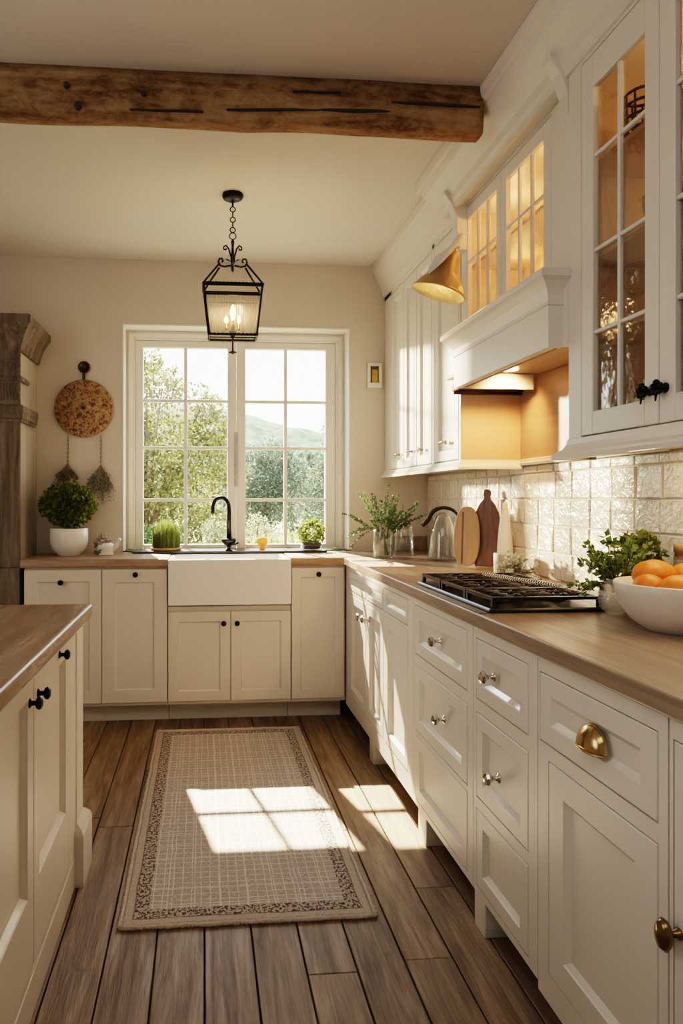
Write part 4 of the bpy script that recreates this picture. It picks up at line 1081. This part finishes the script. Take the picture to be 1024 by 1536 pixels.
# ---------------------------------------------------------------- things round the sink and window
t = thing('kitchen_tap', (.155, 4.10, .95), 'black gooseneck tap standing behind the white sink', 'tap')
MB().lathe((.155, 4.10, .9505), [(.024,0),(.024,.004),(.014,.012),(.012,.022),(.018,.030),(.034,.042),(.046,.058),(.049,.072),(.047,.074),(.030,.066),(.016,.070),(.013,.078)], 28).build('base', 'black', t)
mb = MB(); pts = [(.157,4.10,1.02),(.157,4.10,1.19)]
for i in range(1, 13):
    a = PI*i/12; pts.append((.157-.050+.050*math.cos(a), 4.10, 1.215+.062*math.sin(a)))
pts += [(.056,4.10,1.195),(.056,4.10,1.178)]
mb.tube(pts, [.016,.014]+[.0125]*12+[.0125,.0135], 14); mb.build('spout', 'black', t)
MB().tube([(.168,4.10,.985),(.195,4.095,.99),(.215,4.09,1.0)], [.007,.005,.006], 10).build('lever', 'black', t)
# grass dome
random.seed(41)
t = thing('wheatgrass_pot', (-.232, 4.18, .95), 'dome of upright green grass blades on a shallow tray on the window sill', 'plant')
MB().lathe((-.232, 4.18, .9505), [(.088,0),(.095,.006),(.096,.018),(.090,.018),(.088,.010),(.001,.010)], 32, cap=False).build('tray', 'cork', t)
MB().lathe((-.232, 4.18, .961), [(.086,0),(.086,.010),(.001,.012)], 28).build('soil', 'soil', t)
mb = MB()
for i in range(1500):
    a = random.uniform(0, 2*PI); r = .088*random.random()**.5; h = .165*math.sqrt(max(0, 1-(r/.105)**2))*random.uniform(.8, 1.08)+.01
    x, y = -.232+r*math.cos(a), 4.18+r*math.sin(a); w = .0022; l = random.uniform(-.006,.006); dx, dy = random.uniform(-1,1), random.uniform(-1,1); n = math.hypot(dx,dy)+.01; dx *= w/n; dy *= w/n
    mb.add([(x-dx,y-dy,.970),(x+dx,y+dy,.970),(x+dx*.8+l*.5,y+dy*.8,.970+h*.6),(x+l,y+l*.5,.970+h),(x-dx*.8+l*.5,y-dy*.8,.970+h*.6)], [(0,1,2,3,4)])
mb.build('grass', 'leaf_grass', t)
# apricot tealight glass
t = thing('tealight_glass', (.370, 4.20, .95), 'small apricot glass tealight holder on the window sill', 'candle holder')
MB().lathe((.370, 4.20, .9505), [(.020,0),(.022,.004),(.010,.010),(.026,.024),(.036,.045),(.039,.072),(.036,.072),(.032,.046),(.02,.028),(.001,.024)], 28, cap=False).build('glass_cup', 'apricot', t)
MB().lathe((.370, 4.20, .981), [(.021,0),(.026,.012),(.001,.013)], 18).build('wax', 'candle', t)
# boxwood ball in a glass-and-black dish
t = thing('boxwood_ball', (.672, 4.13, .95), 'small clipped boxwood ball in a dark dish on the right of the window sill', 'plant')
MB().lathe((.672, 4.13, .9505), [(.066,0),(.070,.004),(.070,.030),(.067,.030),(.066,.006),(.001,.005)], 32, cap=False).build('glass_dish', 'clear', t)
MB().lathe((.672, 4.13, .957), [(.05,0),(.062,.012),(.066,.030),(.055,.042),(.001,.044)], 24).build('pot', 'slate', t)
cloud(MB(), (.672, 4.13, 1.062), (.080,.070,.078), 1300, .015, .007, .55, .22, .5).build('foliage', 'leaf_hedge', t)
# white pot with a clipped bush
t = thing('potted_bush', (-.785, 3.985, CT), 'round dark green bush in a glossy white pot beside the armoire', 'plant')
MB().lathe((-.785, 3.985, CT+.0005), [(.060,0),(.066,.006),(.070,.012),(.098,.040),(.108,.075),(.110,.115),(.108,.158),(.106,.160),(.101,.158),(.100,.13),(.001,.125)], 44, cap=False).build('pot', 'ceramic', t)
MB().lathe((-.785, 3.985, CT+.126), [(.099,0),(.097,.018),(.001,.024)], 28).build('soil', 'soil', t)
random.seed(43)
mb = MB(); ms = MB()
cloud(mb, (-.785, 3.965, 1.228), (.150,.125,.118), 4200, .020, .0085, .45, .30, .55, zmin=1.10, seed=3)
for i in range(70):
    d = rv(); d.z = abs(d.z); spray(ms, mb, (-.785+d.x*.09, 3.965+d.y*.08, 1.20+d.z*.07), d, .065, 9, .017, .007, .0012, .1)
ms.build('stems', 'stem', t); mb.build('foliage', 'leaf_box', t)
# little encrusted sculpture
t = thing('stone_ornament', (-.575, 3.98, CT), 'small white teapot-shaped stone ornament with crusted lid on the left worktop', 'ornament')
mb = MB(); mb.lathe((-.575, 3.98, CT+.0005), [(.046,0),(.050,.006),(.044,.014),(.050,.03),(.054,.05),(.046,.066),(.034,.072)], 28)
mb.tube([(-.535,3.98,CT+.04),(-.510,3.98,CT+.055),(-.498,3.975,CT+.085),(-.488,3.97,CT+.095)], [.020,.014,.010,.011], 12); mb.build('body', 'ceramic', t)
mb = MB(); random.seed(44)
for i in range(60):
    d = rv(); mb.ball((-.592+d.x*.046, 3.98+d.y*.035, CT+.082+d.z*.026), random.uniform(.006,.013), 8, 6, (1,1,.8), .3)
for i in range(9): mb.tube([(-.592,3.98,CT+.10), (-.592+random.uniform(-.03,.03),3.98+random.uniform(-.02,.02),CT+random.uniform(.115,.14))], [.006,.003], 6)
mb.build('crusted_lid', principled('crusted_stone', (.40,.34,.25), .8, var=.5, varscale=90), t)
t2 = principled('moss_brown', (.20,.16,.10), .9)
mb = MB(); random.seed(45)
for i in range(26): mb.ball((-.61+random.uniform(-.02,.03), 3.945+random.uniform(-.012,.01), CT+.008+random.uniform(0,.07)), random.uniform(.006,.010), 8, 6, (1,1,1), .3)
mb.build('crust', t2, t)

# round pitted board with dried bunches on the wall
t = thing('round_board', (-.73, YW-.02, 1.82), 'round pitted brown board with a ring handle hung on the wall left of the window', 'wall board')
MB().lathe((-.73, YW-.004, 1.822), [(.170,0),(.176,.005),(.176,.016),(.171,.021),(.001,.0215)], 64, AXB).build('disc', 'roundboard', t)
mb = MB(); mb.boxP(Pb(YW-.004), -.738, -.722, 1.99, 2.05, .004, .016); mb.lathe((-.728, YW-.004, 2.075), [(.034,0),(.037,.004),(.037,.014),(.034,.018),(.026,.018),(.024,.011),(.001,.010)], 32, AXB); mb.build('ring_handle', 'bronze', t)
MB().lathe((-.732, YW-.0255, 1.825), [(.012,0),(.010,.003),(.001,.004)], 12, AXB).build('boss', 'bronze', t)
def bunch(x, zt, zb, w, label, seed):
    random.seed(seed)
    t = thing('dried_flower_bunch', (x, YW-.03, zt), label, 'dried flowers', 'dried bunches hanging below the round board')
    mb = MB(); mb.tube([(x, YW-.012, 1.66), (x+.003, YW-.014, 1.60), (x, YW-.016, zt)], .0028, 6)
    for z in (1.625, 1.60, 1.575, 1.55, 1.525, 1.50): mb.torus((x, YW-.016, z if z > zt else zt), .006, .0016, (.3,1,.2), 10, 5)
    mb.build('cord', 'twig', t)
    ms, ml = MB(), MB()
    for i in range(34):
        a = random.uniform(-1, 1); L = (zt-zb)*random.uniform(.5, 1.0)*(1-.25*abs(a))
        spray(ms, ml, (x, YW-.018, zt+.01), (a*.62, -.06-.10*random.random(), -1), L, 13, .012, .005, .0013, -.15*abs(a), start=.35)
    for i in range(10):
        a = random.uniform(-1, 1); spray(ms, ml, (x, YW-.02, zt-.02), (a, -.12, -.5), w*1.0, 8, .010, .004, .0012, .5)
    cloud(ml, (x, YW-.035, zt-(zt-zb)*.66), (w*.92, .022, (zt-zb)*.34), 170, .011, .0045, .2, .3, .2)
    ms.build('stems', 'twig', t); ml.build('flower_heads', 'leaf_dry', t)
bunch(-.826, 1.48, 1.24, .088, 'left dried bunch hanging behind the potted bush', 51)
bunch(-.628, 1.47, 1.215, .095, 'right dried bunch hanging nearer the window, clear of the bush', 52)

# ---------------------------------------------------------------- glassware behind the tall glazed door
def bottle_glass(x, y, z, h, r, label):
    t = thing('glass_carafe', (x, y, z), label, 'glass', 'glassware in the tall glazed cabinet')
    MB().lathe((x, y, z+.0005), [(r*.8,0),(r,.004),(r,h*.45),(r*.7,h*.62),(r*.32,h*.75),(r*.28,h*.95),(r*.36,h),(r*.30,h),(r*.22,h*.9),(r*.27,h*.75),(r*.64,h*.61),(r*.93,h*.44),(r*.9,.008),(.001,.006)], 26, cap=False).build('glass_body', 'clear', t)
bottle_glass(1.175, 1.765, 1.466, .19, .040, 'left clear glass carafe on the bottom shelf of the tall glazed cabinet')
bottle_glass(1.18, 1.655, 1.466, .20, .045, 'right clear glass carafe on the bottom shelf of the tall glazed cabinet')
def goblet(x, y, z, label):
    t = thing('wine_glass', (x, y, z), label, 'glass', 'glassware in the tall glazed cabinet')
    MB().lathe((x, y, z+.0005), [(.032,0),(.032,.002),(.006,.006),(.004,.05),(.004,.075),(.02,.085),(.034,.11),(.036,.14),(.031,.17),(.029,.17),(.034,.14),(.032,.112),(.018,.09),(.001,.085)], 24, cap=False).build('glass_body', 'clear', t)
goblet(1.20, 1.76, 1.749, 'wine glass on the second shelf of the tall glazed cabinet, far one'); goblet(1.21, 1.64, 1.749, 'wine glass on the second shelf of the tall glazed cabinet, near one')
t = thing('lattice_basket', (1.22, 1.76, 2.252), 'dark latticed basket on the top shelf of the tall glazed cabinet', 'basket')
mb = MB()
for k in range(12):
    a = 2*PI*k/12; mb.tube([(1.22+.045*math.cos(a), 1.76+.045*math.sin(a), 2.253), (1.22+.052*math.cos(a), 1.76+.052*math.sin(a), 2.39)], .003, 5)
for z in (2.257, 2.29, 2.325, 2.36, 2.39): mb.torus((1.22, 1.76, z), .05, .004, (0,0,1), 24, 6)
mb.build('lattice', 'bronze', t)
t = thing('serving_bowl', (1.24, 1.66, 1.982), 'silvery fluted bowl on the third shelf of the tall glazed cabinet', 'bowl')
MB().lathe((1.24, 1.68, 1.9825), [(.03,0),(.035,.004),(.055,.03),(.066,.07),(.068,.10),(.064,.10),(.06,.07),(.05,.033),(.001,.012)], 30, cap=False).build('bowl_body', 'nickel', t)

# ---------------------------------------------------------------- rug
random.seed(61)
rx, ry = (RUG[0]+RUG[1])/2, (RUG[2]+RUG[3])/2; W, L = RUG[1]-RUG[0], RUG[3]-RUG[2]
t = thing('rug', (rx, ry, 0), 'beige checked woven rug with a dark speckled border on the floorboards', 'rug')
mb = MB(); nx, ny = 60, 130; vs = []
def rz(i, j):
    x, y = -W/2+W*i/nx, -L/2+L*j/ny; d = min(W/2-abs(x), L/2-abs(y)); wob = .004*noise.noise(Vector((x*7, y*7, 0)))
    ex = 1+.004*noise.noise(Vector((y*6, 1, x))); ey = 1+.003*noise.noise(Vector((x*8, 9, y)))
    z = .010*min(1, (d/.012+.25)) + .0012*noise.noise(Vector((x*3, y*3, 4)))
    return (rx+x*ex, ry+y*ey, z)
for j in range(ny+1):
    for i in range(nx+1): vs.append(rz(i, j))
mb.add(vs, [(j*(nx+1)+i, j*(nx+1)+i+1, (j+1)*(nx+1)+i+1, (j+1)*(nx+1)+i) for j in range(ny) for i in range(nx)], True)
mb.build('woven_field', 'rug', t)
mb = MB(); pts = []
def edge(n, f):
    return [f(i/n) for i in range(n)]
ep = edge(40, lambda s: (-W/2+W*s, -L/2)) + edge(90, lambda s: (W/2, -L/2+L*s)) + edge(40, lambda s: (W/2-W*s, L/2)) + edge(90, lambda s: (-W/2, L/2-L*s))
ep.append(ep[0])
mb.tube([(rx+x+.003*noise.noise(Vector((x*20, y*20, 0))), ry+y+.003*noise.noise(Vector((x*20, y*20, 5))), .0065) for x, y in ep], [.0062+.0022*noise.noise(Vector((x*45, y*45, 2))) for x, y in ep], 8)
mb.build('bound_edge', 'hem', t)
mb = MB()
for i in range(900):
    s = random.random(); side = random.random() < .5
    if random.random() < .45: x = -W/2+W*s; y = -L/2 if side else L/2; n = Vector((0, -1 if side else 1, 0))
    else: y = -L/2+L*s; x = -W/2 if side else W/2; n = Vector((-1 if side else 1, 0, 0))
    p = Vector((rx+x, ry+y, .007)); tn = Vector((-n.y, n.x, 0)); q_ = p + n*random.uniform(.006, .013) + tn*random.uniform(-.006,.006) + Vector((0,0,random.uniform(-.005,.003)))
    mb.tube([p, (p+q_)/2+Vector((0,0,.003)), q_], [.0013,.0011,.0006], 4)
mb.build('fringe', 'hem', t)['kind'] = 'stuff'

# ---------------------------------------------------------------- garden beyond the window
random.seed(71)
struct(MB().box(-60, 60, YW+.30, 130, -.75, -.45), 'lawn', 'lawn')
mb = MB(); nx, ny = 110, 40; vs = []
for j in range(ny+1):
    for i in range(nx+1):
        X = -70+170*i/nx; Y = 55+55*j/ny; tj = j/ny
        ridge = 10.2*math.exp(-((X+4)/20)**2) + 5.6*math.exp(-((X-34)/26)**2) + 3.2
        z = ridge*math.sin(min(1, tj*1.5)*PI/2)**1.2 - .6
        z += (noise.noise(Vector((X*.35, Y*.35, 0)))*.75 + noise.noise(Vector((X*1.1, Y*1.1, 3)))*.45)*min(1, tj*4)
        vs.append((X, Y, z))
mb.add(vs, [(j*(nx+1)+i, j*(nx+1)+i+1, (j+1)*(nx+1)+i+1, (j+1)*(nx+1)+i) for j in range(ny) for i in range(nx)], True)
struct(mb, 'hillside', 'hill')
def tree(x, y, h, blobs, mat, label, n, L, W, name='garden_tree', trunk=True, cat='tree', group=None):
    t = thing(name, (x, y, -.45), label, cat, group)
    mt = MB(); pts = [(x+.05*math.sin(i*1.3), y, -.45+h*.75*i/6) for i in range(7)]
    if trunk:
        mt.tube(pts, [.07*(1-i*.12)*h/3 for i in range(7)], 8)
        for b in blobs[:8]: mt.tube([(x, y, -.45+h*.35), ((x+b[0])/2, (y+b[1])/2, (b[2]-.45+h*.4)/2+.1), (b[0], b[1], b[2])], [.028,.02,.010], 6)
        mt.build('trunk', 'bark', t)
    ml = MB(); tot = sum(b[3]**2 for b in blobs)
    for k, b in enumerate(blobs): cloud(ml, b[:3], (b[3], b[3]*.8, b[3]*(b[4] if len(b) > 4 else .85)), int(n*b[3]**2/tot), L, W, .25, .5, .4, seed=k)
    ml.build('foliage', mat, t); return t
def blobs_for(u_list, d):
    """blobs given by plan position; each entry (x, z, r)"""
    return [(x, d+random.uniform(-.4,.4), z, r) for x, z, r in u_list]
# tall olive tree on the left, crown leaning to the left edge
B = blobs_for([(-.95,2.75,.34),(-.72,3.02,.22),(-.50,2.62,.32),(-1.3,2.9,.5),(-1.2,2.3,.6),(-.55,2.15,.45),(.0,2.45,.24),(.08,2.15,.33),(-.05,1.75,.42),(-.65,1.55,.55),(-1.3,1.5,.6),(.30,1.95,.22),(.32,1.55,.25),(-.2,1.2,.45),(-.85,.95,.55),(.1,.85,.36),(-1.5,.6,.6),(-.4,.5,.5)], 8.6)
tree(-.75, 8.6, 3.4, B, 'leaf_olive', 'tall airy olive-green tree outside the left half of the window', 26000, .055, .017)
B = [(x, 7.4, z, r) for x, z, r in ((-.72,.78,.26),(-.42,.82,.22),(-.62,.5,.3),(-.25,.55,.25))]
tree(-.55, 7.4, 1.2, B, 'leaf_herb', 'dark green shrub outside the lowest left window panes', 5000, .042, .014, 'garden_shrub', False, 'shrub')
B = [(x, 7.0, z, r) for x, z, r in ((.12,.95,.16),(.22,.80,.15),(.02,.72,.14),(.25,.62,.16),(.1,.55,.18))]
tree(.12, 7.0, 1.2, B, 'leaf_bloom', 'small shrub with pale blossom outside behind the tap', 2000, .03, .012, 'garden_shrub', True, 'shrub')
# soft dark trees in the right half
random.seed(74)
B = [(x, 24+random.uniform(-.6,.6), z, r) for x, z, r in ((1.9,2.5,.75),(2.6,2.75,.8),(2.2,1.6,.9),(3.1,1.9,.9),(1.5,1.5,.8),(2.6,.9,1),(1.6,.6,.9))]
tree(2.2, 24, 3.4, B, 'leaf_far', 'hazy blue-green tree in the middle of the right window half', 9000, .10, .04)
B = [(x, 20+random.uniform(-.6,.6), z, r) for x, z, r in ((4.1,3.3,.55),(4.5,3.9,.45),(4.2,2.6,.8),(4.9,3.1,.9),(3.7,1.9,.8),(4.6,1.7,1),(3.6,1.0,.9),(4.6,.7,1),(5.6,2.2,1.2))]
tree(4.3, 20, 4.2, B, 'leaf_far', 'dark pointed tree at the right edge of the window view', 10000, .09, .035)
B = [(x, 34+random.uniform(-1,1), z, r) for x, z, r in ((-.5,2.4,1.2),(1.4,2.0,1.2),(3.4,2.6,1.3),(5.4,2.5,1.4),(7.2,2.4,1.4),(9,2.6,1.5),(-2.6,2.6,1.5),(0,.8,1.5),(2.5,.8,1.5),(5,.8,1.5),(7.5,.8,1.5))]
tree(2, 34, 3.4, B, 'leaf_far', 'distant belt of trees below the hill', 3600, .34, .14, 'tree_belt', False, 'trees')
B = [(x, 10.5+random.uniform(-.3,.3), z, r) for x, z, r in ((.5,.40,.34),(.95,.42,.34),(1.35,.46,.36),(1.75,.44,.36),(2.15,.46,.36),(.2,.32,.3),(.7,.0,.45),(1.3,.0,.45),(1.9,.0,.45),(2.5,.2,.45))]
tree(1.2, 10.5, 1.0, B, 'leaf_hedge', 'bright sunlit yellow-green hedge low in the right window panes', 11000, .045, .019, 'garden_hedge', False, 'hedge')
B = [(x, 9.0+random.uniform(-.2,.2), z, r) for x, z, r in ((.60,.72,.17),(.72,.95,.15),(.85,.78,.16),(.68,.5,.22),(.95,.55,.18))]
tree(.72, 9.0, 1.3, B, 'leaf_bloom', 'pale flowering shrub before the hedge in the right window half', 2200, .03, .012, 'garden_shrub', True, 'shrub')
B = [(x, 6.6, z, r) for x, z, r in ((.52,.55,.18),(.62,.66,.11),(.42,.48,.16),(.5,.2,.25),(.48,-.1,.3),(.5,-.3,.28))]
tree(.5, 6.6, .9, B, 'leaf_grass', 'low yellow-green shrub just outside the glass behind the tealight', 1200, .045, .015, 'garden_shrub', False, 'shrub')

# ---------------------------------------------------------------- light
w = D.worlds.new('sky'); SC.world = w; w.use_nodes = True; nt = w.node_tree; nt.nodes.clear(); k = NT(nt)
out = k.n('ShaderNodeOutputWorld'); bg = k.n('ShaderNodeBackground')
tc = k.n('ShaderNodeTexCoord'); sp = k.n('ShaderNodeSeparateXYZ'); k.l(tc.outputs['Generated'], sp.inputs[0])
c = k.ramp(sp.outputs[2], [(0, (1, .93, .82)), (.12, (1, .96, .90)), (.45, (.80, .88, 1.0)), (1, (.55, .70, 1.0))])
k.l(c, bg.inputs[0]); bg.inputs[1].default_value = 6.2; k.l(bg.outputs[0], out.inputs[0])

def lamp(kind, name, loc, energy, color, direction=None, **kw):
    l = D.lights.new(name, kind); l.energy = energy; l.color = color
    for a, b in kw.items(): setattr(l, a, b)
    o = D.objects.new(name, l); COL.objects.link(o); o.location = loc
    if direction: o.rotation_euler = Vector(direction).to_track_quat('-Z', 'Y').to_euler()
    return o
lamp('SUN', 'sun', (0, 12, 12), 42, (1, .84, .62), (.2185*.88, -.88, -1), angle=.012)
lamp('SUN', 'low_warm_fill', (-8, 12, 3), 15, (1, .76, .52), (.84, -1, -.20), angle=.06)  # second sun, added for a low warm wash on the wall cabinets
lamp('AREA', 'ceiling_fill', (-.4, .2, ZC-.03), 25, (1, .95, .89), (0, .35, -1), shape='RECTANGLE', size=2.6, size_y=2.0)  # unseen soft panel added overhead to fill the room
lamp('AREA', 'side_fill', (XL+.05, 1.2, 1.6), 34, (1, .94, .87), (1, .25, -.05), shape='RECTANGLE', size=2.6, size_y=1.8)  # fill added at the solid left wall to brighten the right-hand fronts
lamp('SPOT', 'hood_spot', (1.27, 2.66, 1.783), 20, (1, .46, .17), (.02, .85, -1), spot_size=2.3, spot_blend=.9, shadow_soft_size=.03)
lamp('POINT', 'lantern_bulb', (LX, LY, 2.19), 2.6, (1, .68, .36), shadow_soft_size=.03)
lamp('POINT', 'sconce_bulb', tuple(c_ for c_ in (Vector((.955, 2.63, 2.115))+Vector((.32,-.12,.94)).normalized()*.012)), 1.8, (1, .68, .36), shadow_soft_size=.02)
lamp('POINT', 'cabinet_glow', (1.30, 2.70, 2.45), 2.2, (1, .50, .21), shadow_soft_size=.04)
lamp('POINT', 'cabinet_glow', (1.30, 2.25, 2.45), 2.2, (1, .50, .21), shadow_soft_size=.04)
lamp('POINT', 'cabinet_glow', (1.32, 1.60, 2.42), 1.1, (1, .64, .32), shadow_soft_size=.03)
lamp('POINT', 'cabinet_glow', (1.33, 2.70, 2.22), 1.8, (1, .50, .21), shadow_soft_size=.04)
lamp('POINT', 'cabinet_glow', (1.33, 2.25, 2.22), 1.8, (1, .50, .21), shadow_soft_size=.04)
lamp('POINT', 'cabinet_glow', (1.36, 1.70, 2.15), .35, (1, .66, .36), shadow_soft_size=.03)
lamp('POINT', 'cabinet_glow', (1.36, 1.70, 1.90), .16, (1, .70, .42), shadow_soft_size=.03)
lamp('POINT', 'cabinet_glow', (1.36, 1.70, 1.65), .10, (1, .74, .48), shadow_soft_size=.03)
lamp('AREA', 'under_cabinet_strip', (1.28, 1.55, 1.415), 1.0, (1, .76, .48), (.12, 0, -1), shape='RECTANGLE', size=.10, size_y=.6)

# ---------------------------------------------------------------- camera
cam = D.cameras.new('camera'); co = D.objects.new('camera', cam); COL.objects.link(co); SC.camera = co
co.location = (0, 0, 1.27); co.rotation_euler = (PI/2, 0, -math.atan(.081))
cam.sensor_width = 36; cam.sensor_fit = 'AUTO'; cam.lens = 36*1000/1536
cam.shift_x = (512-386)/1536; cam.shift_y = -20/1536; cam.clip_start = .02; cam.clip_end = 300
vs_ = SC.view_settings; vs_.view_transform = 'Filmic'; vs_.look = 'High Contrast'; vs_.exposure = 0.0
cy = SC.cycles
cy.use_denoising = True; cy.max_bounces = 8; cy.diffuse_bounces = 4; cy.glossy_bounces = 4; cy.transmission_bounces = 6; cy.transparent_max_bounces = 24
cy.caustics_reflective = False; cy.caustics_refractive = False; cy.sample_clamp_indirect = 6
for o in D.objects:
    if '_o' in o: del o['_o']
